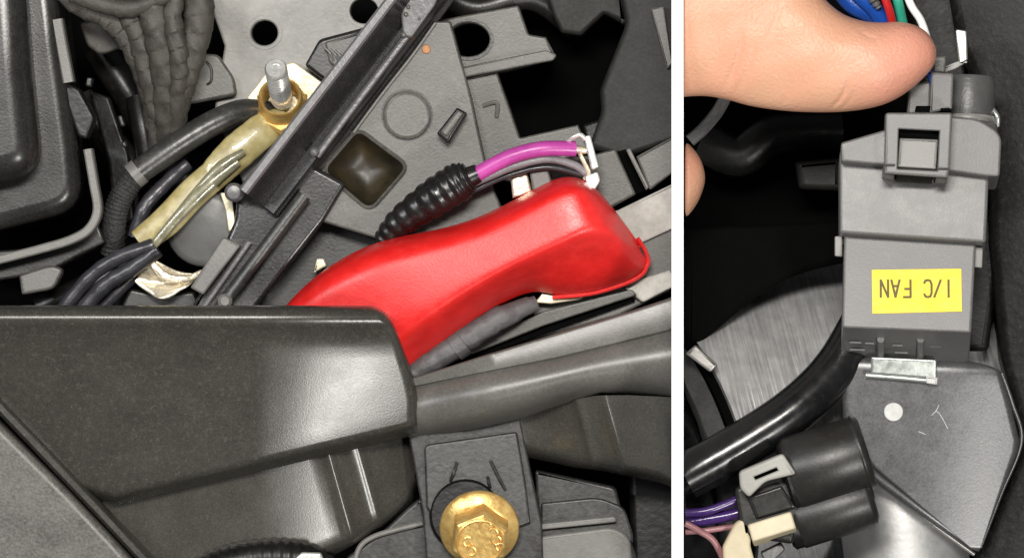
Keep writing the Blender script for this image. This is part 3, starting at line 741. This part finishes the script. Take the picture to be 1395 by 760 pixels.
ch = Thing('black_cable', 'thick black rubber cable running to the stud past the taped harness', 'cable', (250, 200, -120))
ch.part('jacket', G().tube([(372, 150, -100), (330, 150, -84), (290, 165, -72), (240, 195, -66), (182, 236, -62)], [12, 17, 18, 18, 17], n=18), 'hose')
ch.part('cuff', G().tube([(187, 232, -62), (177, 240, -62)], 19, n=18), 'flange')
ch.part('braid', G().tube([(184, 234, -62), (164, 262, -64), (152, 295, -70), (148, 345, -90)], 16, n=18, sub=14, ribs=[0, 1.4]), 'braid')
for i, (pts, r, lb) in enumerate((
    ([(250, 222, -96), (218, 252, -86), (192, 282, -80), (178, 322, -84)], 10, 'black wire curving beside the braided sleeve end'),
    ([(206, 334, -50), (160, 350, -52), (120, 376, -60), (78, 424, -70)], 10, 'outer black wire leaving the yellowed sleeve toward the cover'),
    ([(212, 340, -52), (176, 366, -56), (140, 388, -62), (100, 430, -74)], 11, 'middle black wire leaving the yellowed sleeve toward the cover'),
    ([(196, 360, -80), (160, 392, -80), (120, 436, -90)], 9, 'inner black wire beside the crumpled crimp'))):
    solo('wire', lb, 'wire', G().tube(pts, r, n=14, ribs=[0, .5, 0, -.4]), 'wire', group='black wires from the sleeve')
solo('cap_base', 'dark plastic base under the crumpled crimp', 'base', G().plate([(170, 392, 6), (210, 400), (260, 396, 6), (280, 440), (150, 440)], -150, -92, 5), 'dark')

# taped harness
hb = 'taped harness branches'
for nm, pts, r in (
    ('taped harness branch passing closest to the fuse box corner', [(70, -30, -20), (104, 6, -24), (146, 24, -34), (176, 60, -46), (200, 124, -64), (212, 205, -100)], [12, 13, 15, 15, 14, 13]),
    ('taped harness branch twisting over the one by the fuse box', [(150, -30, -20), (166, 0, -22), (186, 44, -30), (200, 96, -44), (210, 150, -70), (214, 205, -108)], [15, 16, 15, 16, 14, 12]),
    ('broad middle taped harness branch above the black rubber cable', [(202, -30, -10), (210, 20, -10), (221, 80, -24), (224, 140, -56), (219, 205, -106)], [17, 20, 19, 18, 15]),
    ('slim taped harness strand squeezed between two broad branches', [(240, -30, -4), (236, 30, 2), (244, 80, -8), (240, 130, -36), (230, 205, -100)], [11, 12, 12, 12, 10]),
    ('taped harness branch beside the pale mounting plate', [(268, -30, -14), (270, 26, -16), (256, 86, -26), (240, 136, -52), (230, 200, -112)], [19, 20, 18, 16, 14])):
    g = G().tube(pts, r, n=26, sub=16, helix=(6.3, 2.4))
    g.v = [(x + 0.8 * math.sin(y * .21 + z * .13), y + 0.7 * math.sin(x * .27 + y * .05), z + 1.0 * math.sin(x * .19 - y * .16)) for x, y, z in g.v]
    solo('taped_branch', nm, 'cable', g, 'tape', group=hb, angle=32)
solo('tape_wrap', 'loose band of cloth tape crossing the harness top', 'tape', G().tube([(96, -8, 4), (140, 6, 2), (180, 12, 0), (230, -6, 8)], [10, 13, 12, 10], n=14, ribs=[0, .8, -.5]), 'tape')

# fuse box
fb = Thing('fuse_box', 'black fuse box with rounded lid and pale grey rim', 'fuse box', (30, 180, -250))
fb.part('lid', G().plate([(-120, -60), (34, -60), (46, 100), (60, 238, 44), (-120, 268)], -40, 66, 34, seg=8, tilt=(-0.02, 0.0)), 'box', angle=60)
fb.part('body', G().plate([(-120, -60), (70, -60), (84, 60), (102, 190), (112, 284, 44), (-120, 342)], -260, -14, 22, seg=6), 'box', angle=60)
fb.part('rim', G().ribbon([(118, 203), (126, 250), (131, 286), (120, 311), (96, 326), (50, 340), (-50, 366)], 12, -60, -18, 2), 'flange')
fb.part('rim_tail', G().ribbon([(76, 26), (82, 60), (92, 112)], 15, -60, -18, 2), 'flange')
fb.part('flange_shelf', G().plate([(-120, 350), (60, 336), (128, 300), (140, 330), (60, 372), (-120, 400)], -120, -58, 4), 'dark')
fb.part('clip_tab', G().plate([(22, 374, 5), (66, 360, 10), (84, 366, 10), (70, 394, 8), (26, 402, 4)], -90, -50, 4, tilt=(0, .05)), 'case')
fb.part('torn_edge', G().plate([(84, 112), (106, 120), (128, 160), (116, 190), (104, 186), (88, 140)], -80, -26, 4, r=5), 'black')
for (x, y, w, hgt, a) in ((118, 111, 9, 13, .2), (162, 164, 7, 16, -.3), (166, 196, 7, 9, -.2), (103, 176, 6, 20, -.3)):
    fb.part('fixing_chip', G().box((x, y, -60), (w, hgt, 20), (0, 0, a), 2.5), 'dark')
solo('bay_bracket', 'dark tapered bracket seen in the gap behind the fuse box', 'bracket', G().plate([(100, 28, 6), (128, 24, 8), (162, 64, 6), (128, 72, 5), (112, 60, 5)], -150, -100, 4, tilt=(0, .1)), 'tape')
solo('bay_pipe', 'dim grey pipe deep in the gap beside the harness', 'pipe', G().tube([(176, 130, -190), (184, 170, -180), (192, 215, -180)], 17, n=16), 'dark')

# ================================================================== right: housing, pipes
hs = Thing('black_housing', 'dusty black plastic housing wall behind the grey relay', 'housing', (1380, 300, -400))
hs.part('wall_face', G().plate([(1290, -60), (1480, -60), (1480, 840), (1300, 840), (1345, 730), (1398, 600), (1368, 490), (1352, 330), (1350, 150), (1310, 60)], -330, -120, 14, seg=5, tilt=(0.25, 0)), 'wall')
hs.part('wall_rib', G().plate([(1318, 130), (1372, 130, 8), (1376, 300, 8), (1352, 480, 8), (1318, 480)], -330, -150, 10), 'black')
hs.part('upper_wall', G().plate([(1240, -60), (1330, -60), (1322, 110), (1262, 130)], -330, -190, 8), 'wall')
hs.part('pipe_shade_plate', G().plate([(932, 310), (1160, 300), (1160, 356, 4), (1090, 372, 30), (1030, 404, 30), (980, 448, 20), (946, 474, 10), (932, 480)], -220, -130, 10, seg=5), 'void')  # added black plate stands in for soft shade on the pipe
struct('well_floor', G().plate([(933, -60), (1420, -60), (1420, 840), (933, 840)], -398, -340, 4), 'void')
solo('strap', 'grey woven strap hanging in the dark behind the thumb', 'strap', G().ribbon([(992, 124), (978, 150), (958, 174), (940, 190)], 17, -130, -122, 2), M['tapegrey'])
AX = Vector((0.89, -0.27, -0.36)).normalized()
pp = Thing('intake_pipe', 'large brushed aluminium pipe with machined lines beside the relay', 'pipe', (1060, 560, -340))
C = Vector((1050, 590, -320))
pp.part('barrel', G().lathe([(212, -124), (212, -40), (212, 30), (212, 160), (208, 300)], C, AX, 96), 'alu', angle=60)
pp.part('end_groove', G().lathe([(204, -136), (204, -124)], C, AX, 96), 'void', angle=60)
pp.part('end_band', G().lathe([(194, -172), (203, -168), (203, -140), (194, -136)], C, AX, 96), 'bracket', angle=60)
pp.part('rubber_sleeve', G().lathe([(176, -290), (186, -250), (196, -220), (196, -182), (190, -174)], C, AX, 96), 'gloss', angle=60)
pp.part('clamp_screw', G().plate([(948, 470, 3), (978, 498, 2), (968, 508, 3), (934, 482, 3)], -110, -68, 3), 'edge')
solo('outlet_pipe', 'smooth bright aluminium pipe emerging below the steel bracket', 'pipe',
     G().tube([(1200, 600, -190), (1232, 700, -180), (1245, 800, -175), (1250, 860, -175)], 88, n=56, sub=10), 'pipe', angle=60)
hz = Thing('gloss_hose', 'glossy black rubber hose sweeping down across the brushed pipe', 'hose', (1060, 560, -200))
hz.part('hose_body', G().tube([(1180, 430, -60), (1140, 500, -40), (1085, 556, -20), (1010, 606, -10), (933, 650, -8)], [29, 31, 32, 32, 32], n=32, sub=12), 'gloss', angle=60)

# steel bracket
bk2 = Thing('steel_bracket', 'scratched steel bracket with a white round spot under the relay', 'bracket', (1270, 600, -200))
BL = [(484, 1162), (492, 1156), (540, 1148), (590, 1150), (604, 1160), (642, 1190), (752, 1330)]
BR = [(484, 1300), (492, 1346), (500, 1364), (545, 1378), (600, 1392), (752, 1336)]
def bkz(x, y):
    u = max(0, x - 1255 + (y - 560) * 0.12)
    return -30 - 0.0009 * u * u + 0.0000 * y - 14 * math.exp(-((y - 484) / 9.0) ** 2) - 0.10 * (y - 560)
grid = []
for y in [484, 487, 490, 494, 500, 508, 520] + list(range(535, 746, 15)) + [752]:
    l, r_ = lin(BL, y), lin(BR, y); n_ = 26
    grid.append([(l + (r_ - l) * k / n_, y + 0.05 * (r_ - l) * (k / n_ - .5), bkz(l + (r_ - l) * k / n_, y)) for k in range(n_ + 1)])
bk2.part('sheet', G().patch(grid), 'bracket', angle=80, solid=10)
bk2.part('white_spot', G().lathe([(13, -4), (13, 0.8), (12, 1.6), (0.01, 1.6)], (1218, 561, bkz(1218, 561)), Vector((0, -.05, 1)), 28, cap1=False), 'speck')
bk2.part('folded_edge', G().tube([(1160, 606, -42), (1190, 644, -48), (1258, 696, -58), (1328, 747, -78)], [6, 7.5, 7.5, 6], n=20), 'bracket', angle=80)
bk2.part('edge_bead', G().tube([(1186, 650, -54), (1256, 703, -64), (1330, 757, -84)], [2.6, 3.2, 3.0], n=12), 'edge', angle=80)
bk2.part('side_bead', G().tube([(1366, 508, -40), (1381, 550, -50), (1394, 602, -66), (1366, 675, -74), (1338, 748, -78)], 2.8, n=12), 'bracket', angle=80)
for pts in ([(1276, 560), (1280, 563), (1286, 572), (1292, 584)], [(1270, 566), (1276, 560), (1280, 552)], [(1252, 588), (1262, 592)]):
    bk2.part('scratch', G().tube([(x, y, bkz(x, y) + .2) for x, y in pts], 0.6, n=6, sub=3), 'speck')
tb = Thing('mounting_tab', 'shiny galvanised tab plugged into the relay foot', 'tab', (1230, 505, -60))
tb.part('tab_plate', G().plate([(1187, 486, 2), (1276, 490, 2), (1276, 516, 3), (1187, 509, 2)], -40, -8, 2.5, tilt=(0, -.25)), 'foil')
tb.part('tab_fold', G().tube([(1180, 511, -18), (1230, 515, -18), (1277, 520, -18)], 3.6, n=10), 'foil')
tb.part('tab_end', G().plate([(1262, 512, 2), (1278, 514, 2), (1277, 524, 2), (1262, 522, 2)], -34, -10, 2), 'speck')

# relay
rl = Thing('relay', 'grey relay block with yellow label plugged under the socket', 'relay', (1240, 400, -60))
rl.part('relay_body', G().plate([(1150, 306, 3), (1329, 321, 3), (1321, 453, 4), (1146, 446, 4)], -50, 52, 3.5, tilt=(0, 0.22), sh=(0, 40)), 'relay')
for x in (1199, 1253):
    y0 = 466; 
    rl.part('foot_rib', G().tube([(x, 462, 36), (x + 2, 492, -30)], 5.0, n=10), 'relay')
def rz(x, y): return 52 + 0.22 * (y - 381.5)
lb = rl.part('label', G().plate([(1186.5, 367.5), (1308, 366), (1308.5, 424), (1187, 427)], rz(0, 396.1) - 1, rz(0, 396.1) + 1.4, 0.3, tilt=(0, 0.22), seg=1), 'yellow')
LET = {'I': [[(.5, 0), (.5, 1)]], '/': [[(.1, 0), (.9, 1)]], 'C': [[(.95, .82), (.8, .97), (.5, 1), (.2, .95), (.05, .75), (.05, .25), (.2, .05), (.5, 0), (.8, .03), (.95, .18)]],
       'F': [[(.1, 0), (.1, 1), (.95, 1)], [(.1, .52), (.8, .52)]], 'A': [[(0, 0), (.5, 1), (1, 0)], [(.2, .35), (.8, .35)]], 'N': [[(.05, 0), (.05, 1), (.95, 0), (.95, 1)]]}
cw, chh = 11.0, 23.0
g = G()
posx = {0: ('I', 1285), 1: ('/', 1270), 2: ('C', 1257), 4: ('F', 1229), 5: ('A', 1213), 6: ('N', 1198)}
for k, (c, x0) in posx.items():                       # printed upside down, as the relay hangs
    for line in LET[c]:
        q = [(x0 + cw * (1 - u), 381.5 + chh * v) for u, v in line]
        for (ax_, ay), (bx, by) in zip(q, q[1:]):
            d = Vector((bx - ax_, by - ay)); L_ = d.length; d.normalize(); n_ = Vector((-d.y, d.x)) * 1.5
            a_ = Vector((ax_, ay)) - d * 0.8; b_ = Vector((bx, by)) + d * 0.8
            i0 = len(g.v)
            for p in (a_ + n_, b_ + n_, b_ - n_, a_ - n_): g.v.append((p.x, p.y, rz(p.x, p.y) + 2.1 + .04 * len(g.f) * .1))
            g.f.append((i0, i0 + 1, i0 + 2, i0 + 3))
rl.part('lettering', g, 'ink', under=lb, smooth=False)
sk = Thing('relay_socket', 'grey socket housing with square latch above the labelled relay', 'socket', (1250, 230, -60))
sk.part('mid_block', G().plate([(1143, 208, 4), (1346, 222, 4), (1341, 331, 4), (1143, 318, 4)], -50, 60, 4, tilt=(0, 0.12), sh=(0, 14)), 'relay')
sk.part('side_tab', G().plate([(1137, 322, 2), (1147, 322, 2), (1147, 350, 2), (1137, 349, 2)], -10, 30, 1.5), 'relay_hi')
sk.part('side_tab', G().plate([(1326, 336, 2), (1338, 337, 2), (1337, 365, 2), (1326, 364, 2)], -10, 30, 1.5), 'relay_hi')
sk.part('collar', G().plate([(1144, 196, 4), (1206, 178, 4), (1290, 160, 4), (1330, 163, 14), (1362, 184, 14), (1359, 242, 6), (1340, 241, 4), (1290, 234, 2), (1145, 221, 2)], -46, 80, 3, seg=4, tilt=(-0.04, 0.10), sh=(0, 16)), 'relay')
sk.part('collar_end', G().lathe([(30, -2), (34, 2), (34, 66), (30, 71)], (1324, 170, 34), Vector((-.02, 1, 0.1)), 36), 'relay', angle=60)
fr = fillet([(1220, 176, 2), (1278, 179, 2), (1275, 236, 2), (1218, 233, 2)], 0)
sk.part('latch_frame', G().plate([(1204, 156, 4), (1294, 156, 4), (1290, 232, 2), (1287, 244, 2), (1202, 238, 2)], 40, 116, 3, holes=[fr], tilt=(0, 0.05)), 'relay')
sk.part('latch_shade_plate', G().plate([(1219, 175), (1279, 178), (1276, 237), (1217, 234)], 60, 93, 0.5), 'void')  # black plate painted in for the shade inside the latch frame
for pts in ([(1201, 224), (1217, 225), (1215, 247), (1200, 245)], [(1273, 229), (1289, 230), (1286, 252), (1271, 251)]):
    sk.part('latch_foot', G().plate([(a, b, 2) for a, b in pts], 40, 112, 2, tilt=(0, -.8)), 'relay_dk')
sk.part('latch_tongue', G().plate([(1223, 190, 2), (1275, 192, 2), (1272, 232, 2), (1220, 229, 2)], 50, 108, 3, tilt=(0, .25), sh=(0, 18)), 'relay_hi')
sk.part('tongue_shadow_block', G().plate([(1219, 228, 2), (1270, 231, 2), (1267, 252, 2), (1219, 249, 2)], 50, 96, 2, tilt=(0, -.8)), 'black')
sk.part('top_barrel', G().lathe([(34, -70), (36, -64), (36, -4), (34, 0)], (1318, 176, 14), Vector((-.03, 1, .12)), 36), 'relay_dk', angle=60)
sk.part('barrel_rim', G().lathe([(37.5, -14), (38.5, -12), (38.5, -6), (37.5, -4)], (1318, 174, 14), Vector((-.03, 1, .12)), 36), 'relay_hi', angle=60)
sk.part('finger_guide', G().plate([(1266, 100, 3), (1297, 102, 3), (1295, 150, 3), (1264, 156, 3)], 10, 74, 3), 'relay')
sk.part('guide_rib', G().plate([(1238, 118, 2), (1266, 112, 2), (1264, 156, 2), (1234, 156, 2)], 10, 66, 2), 'relay')
sk.part('guide_slot', G().plate([(1246, 146, 1), (1266, 146, 1), (1264, 154, 1), (1244, 154, 1)], 10, 74.5, 1), 'void')
sk.part('guide_slot', G().plate([(1279, 149, 1), (1292, 149, 1), (1292, 154, 1), (1279, 154, 1)], 10, 80, 1), 'void')
sk.part('pale_peg', G().plate([(1270, 78, 2), (1287, 78, 2), (1287, 100, 2), (1270, 100, 2)], -20, 40, 2), 'flange')
sk.part('side_spring', G().tube([(1352, 150, 20), (1358, 160, 24), (1358, 172, 20)], 3.4, n=10), 'foil')

# latch blade, wires
bd = Thing('metal_blade', 'bent bright metal blade leaning out above the socket', 'blade', (1300, 75, -100))
bd.part('blade_upper', G().plate([(1302, 40, 3), (1317, 42, 3), (1319, 82, 2), (1306, 90, 3)], -30, -8, 2), 'foil')
bd.part('blade_lower', G().plate([(1276, 96, 2), (1304, 84, 2), (1319, 84, 2), (1302, 94, 2), (1282, 102, 2)], -30, -4, 2), 'speck')
for nm, lbl, pts, r, m in (
    ('wire', 'blue wire bundle strand with dark sheen above the thumb', [(1136, -30, 10), (1160, 4, 14), (1196, 24, 10), (1236, 60, 0)], 15, 'blue'),
    ('wire', 'short dark blue wire nested over the thicker blue strand', [(1146, -30, 30), (1172, -4, 34), (1192, 16, 24), (1212, 50, 6)], 12, 'blue'),
    ('wire', 'red wire passing behind the thumb tip', [(1196, -30, 44), (1205, 0, 44), (1213, 24, 36), (1220, 60, 12)], 6, 'redwire'),
    ('wire', 'green wire passing behind the thumb tip', [(1210, -30, 36), (1221, 0, 36), (1228, 28, 26), (1236, 60, 10)], 7, 'green'),
    ('wire', 'white wire running down past the thumb tip', [(1226, -30, 34), (1240, 8, 34), (1254, 30, 26), (1264, 60, 12), (1270, 96, 0)], 5.5, 'whitewire'),
    ('wire', 'blue wire end entering the socket guide', [(1240, 70, 6), (1258, 96, 40), (1268, 106, 66), (1270, 122, 60)], 6, 'blue')):
    solo(nm, lbl, 'wire', G().tube(pts, r, n=14), m, group='coloured wires at the thumb')
solo('foil_scrap', 'dull mottled wrapping on the blue strand', 'wrap', G().tube([(1172, -20, 44), (1186, -2, 48), (1196, 12, 44)], [6, 7, 4], n=10, ribs=[0, 1, -1]), 'tapegrey')

# two-barrel connector
cn = Thing('black_connector', 'black two barrel connector with grey and ivory latches', 'connector', (1120, 650, -150))
ca = Vector((0.955, -0.30, 0)).normalized()
cn.part('upper_barrel', G().lathe([(48, -58), (52, -52), (52, 46), (50, 51), (43, 54), (0.01, 55)], (1130, 630, 4), ca, 48, cap1=False), 'plug', angle=50)
cn.part('lower_barrel', G().lathe([(36, -60), (40, -54), (40, 44), (38, 49), (30, 53), (0.01, 54)], (1139, 692, -10), ca, 48, cap1=False), 'plug', angle=50)
cn.part('barrel_web', G().plate([(1086, 640, 4), (1170, 612, 4), (1184, 690, 6), (1100, 730, 6)], -60, 14, 6), 'plug')
cn.part('barrel_bridge', G().lathe([(26, -58), (30, -52), (30, 44), (26, 49), (0.01, 50)], (1138, 668, -4), ca, 40, cap1=False), 'plug', angle=50)
cn.part('barrel_lip', G().lathe([(52.1, 42), (53, 44), (53, 46), (51.6, 48)], (1130, 630, 4), ca, 48, cap0=False, cap1=False), 'plug')
cn.part('front_collar', G().lathe([(40, -14), (49, -10), (49, 0), (44, 4)], (1082, 648, 2), ca, 40), 'black')
cn.part('core', G().plate([(1000, 664, 6), (1070, 632, 6), (1094, 690, 6), (1080, 740, 6), (1010, 730, 6)], -70, 26, 6), 'dark')
cn.part('core_step', G().plate([(1018, 676, 3), (1064, 660, 3), (1084, 690, 3), (1030, 706, 3)], 0, 36, 4, tilt=(0, -.15)), 'dark')
slot = fillet([(1024, 647, 2), (1058, 633, 2), (1062, 640, 2), (1028, 654, 2)], 0)
gl = cn.part('grey_latch', G().plate([(1006, 641, 6), (1066, 616, 5), (1084, 644, 5), (1042, 654, 8), (1020, 676, 5), (1008, 664, 5)], 10, 58, 4, holes=[slot], hole_depth=20, tilt=(.1, -.05)), 'greylatch')
cn.part('latch_slot', G().plate(slot, 10, 44, 0.5), 'void', under=gl)
cn.part('ivory_latch', G().box((1052, 719, 28), (62, 25, 34), (0.25, 0, math.radians(-17)), 3), 'ivory')
cn.part('ivory_hook', G().plate([(1000, 712, 5), (1012, 704, 5), (1024, 714, 5), (1022, 742, 4), (1030, 770), (986, 780), (984, 744, 4)], -20, 26, 5), 'ivory')
cn.part('rear_seal', G().lathe([(26, -10), (32, -6), (32, 8), (26, 12)], (1082, 716, -6), ca, 28), 'black')
cn.part('rear_foil', G().plate([(1036, 752, 3), (1064, 738, 3), (1070, 748, 3), (1044, 772, 3)], -30, 4, 2, tilt=(.1, .2)), 'steelplate')
for lbl, pts, r, m in (
    ('violet wire with bright sheen entering the connector', [(920 + 14, 698, 10), (960, 696, 12), (985, 688, 10), (1012, 676, 6)], 6, 'violet'),
    ('second violet wire lower behind the connector', [(934, 712, -2), (970, 706, 0), (1000, 700, 0), (1020, 692, 0)], 8, 'violet'),
    ('pink wire curving down behind the ivory latch', [(934, 712, 12), (952, 722, 12), (972, 736, 6), (986, 764, -4), (990, 790, -8)], 4.5, 'pink'),
    ('dusky pink wire above the lower violet wire', [(934, 724, 4), (962, 722, 6), (990, 718, 4), (1010, 716, 0)], 4, 'pink')):
    solo('wire', lbl, 'wire', G().tube(pts, r, n=12), m, group='wires into the black connector')

# ================================================================== thumb and fingertip
hd = Thing('hand', 'bare hand with its thumb pressing on the grey socket', 'hand', (1060, 80, 0))
stn = [(931.6, -130, 134, 88, 62), (960, -120, 133, 88, 61), (990, -108, 138, 88, 60), (1020, -92, 146, 88, 60), (1050, -68, 151, 90, 58), (1080, -42, 154, 92, 57),
       (1105, -16, 155, 94, 56), (1130, 10, 155, 95, 55), (1150, 24, 154, 96, 54), (1175, 32, 151, 97, 53), (1200, 34, 145, 97, 51), (1222, 33, 135, 96, 47),
       (1242, 37, 121, 95, 40), (1256, 44, 108, 94, 32), (1265, 53, 98, 93, 24), (1270, 62, 90, 92, 15), (1272.5, 70, 82, 92, 6)]
def vcat(st, n):
    out = []
    for i in range(len(st) - 1):
        q = [st[max(i - 1, 0)], st[i], st[i + 1], st[min(i + 2, len(st) - 1)]]
        for k in range(n):
            t = k / n
            out.append(tuple(0.5 * (2 * b + (c - a) * t + (2 * a - 5 * b + 4 * c - d) * t * t + (3 * b - a - 3 * c + d) * t ** 3) for a, b, c, d in zip(*q)))
    return out + [st[-1]]
def creased(g, marks):
    vv = []
    for x, y, z in g.v:
        dz = 0
        for (x0, y0, x1, y1, w, dep) in marks:                       # fold lines in the skin
            d = Vector((x1 - x0, y1 - y0)); L_ = d.length; d.normalize()
            q = Vector((x - x0, y - y0)); t = q.dot(d)
            bow = 5 * math.sin(math.pi * max(0, min(1, t / L_)))
            e = abs(q.dot(Vector((-d.y, d.x))) - bow)
            fade = max(0, min(1, t / (0.25 * L_))) * max(0, min(1, (L_ - t) / (0.25 * L_)))
            dz -= dep * fade * math.exp(-(e / w) ** 2)
        dz += 1.1 * math.sin(x * 0.061 + y * 0.043) * math.sin(y * 0.072 - x * 0.021)
        vv.append((x, y, z + dz)) if z > 60 or dz == 0 else vv.append((x, y, z))
    g.v = vv
    return g
marks = [(985, 128, 1012, 40, 3.2, 4.5), (998, 134, 1030, 60, 2.6, 3.0), (968, 100, 985, 30, 2.6, 2.6), (1128, 152, 1152, 112, 2.6, 3.4), (1140, 152, 1160, 124, 2.2, 2.0),
         (1165, 40, 1196, 58, 2.2, 1.8), (1060, 150, 1075, 110, 2.4, 1.6), (1040, 60, 1062, 0, 2.6, 1.8)]
hd.part('thumb', creased(G().loft(vcat(stn, 8), n=120, p=2.15), marks), 'skin', angle=180)
fst = [(931.6, 192, 300, 30, 46), (938, 196, 294, 30, 45), (946, 204, 284, 30, 40), (953, 214, 272, 30, 32), (958, 226, 258, 30, 20), (960.5, 238, 248, 30, 7)]
hd.part('fingertip', G().loft(fst, n=32, p=2.1), 'skin', subsurf=1)

# ================================================================== dim things down in the gaps
for lbl, pts, r in (
    ('dim black hose crossing the gap behind the fuse box', [(96, 130, -200), (130, 180, -190), (170, 250, -200), (150, 420, -220)], 20),
    ('dim black hose low under the taped harness', [(120, 60, -230), (160, 120, -220), (200, 190, -230), (250, 260, -240)], 24),
    ('dim black hose below the crumpled crimp', [(40, 420, -180), (130, 380, -170), (180, 330, -190), (190, 260, -230)], 20),
    ('dim black hose at the very edge of the round hole', [(580, -30, -230), (640, 4, -220), (720, -10, -220), (780, 30, -240)], 18)):
    solo('hose', lbl, 'hose', G().tube(pts, r, n=18), 'dark', group='dim hoses in the gaps')
solo('gap_bracket', 'dim black strap bracket behind the fuse box rim', 'bracket', G().plate([(112, 120, 4), (140, 130, 4), (168, 210, 5), (176, 300, 5), (148, 310, 5), (140, 220, 5)], -160, -120, 4, tilt=(.2, 0)), 'black')
solo('shaded_block', 'faint grey block in deep shade beside the relay socket', 'block', G().plate([(1086, 218, 6), (1150, 212, 6), (1150, 258, 6), (1092, 256, 6)], -330, -210, 8), 'deep')
solo('shaded_pipe', 'faint black pipe in deep shade under the thumb', 'pipe', G().tube([(960, 190, -250), (1010, 210, -240), (1060, 180, -240), (1150, 175, -250)], 28, n=20), 'black')
for k, (x, y, w) in enumerate(((1165, 466, 16), (1184, 467, 12), (1168, 476, 20), (1222, 470, 14), (1228, 480, 18), (1274, 471, 16), (1292, 473, 10), (1280, 482, 20))):
    rl.part('moulded_mark', G().box((x, y, 66 - (y - 449) * 2.5 + 1.2), (w, 2.2, 2.0), (math.radians(68), 0, math.radians(2)), 0.5), 'relay')
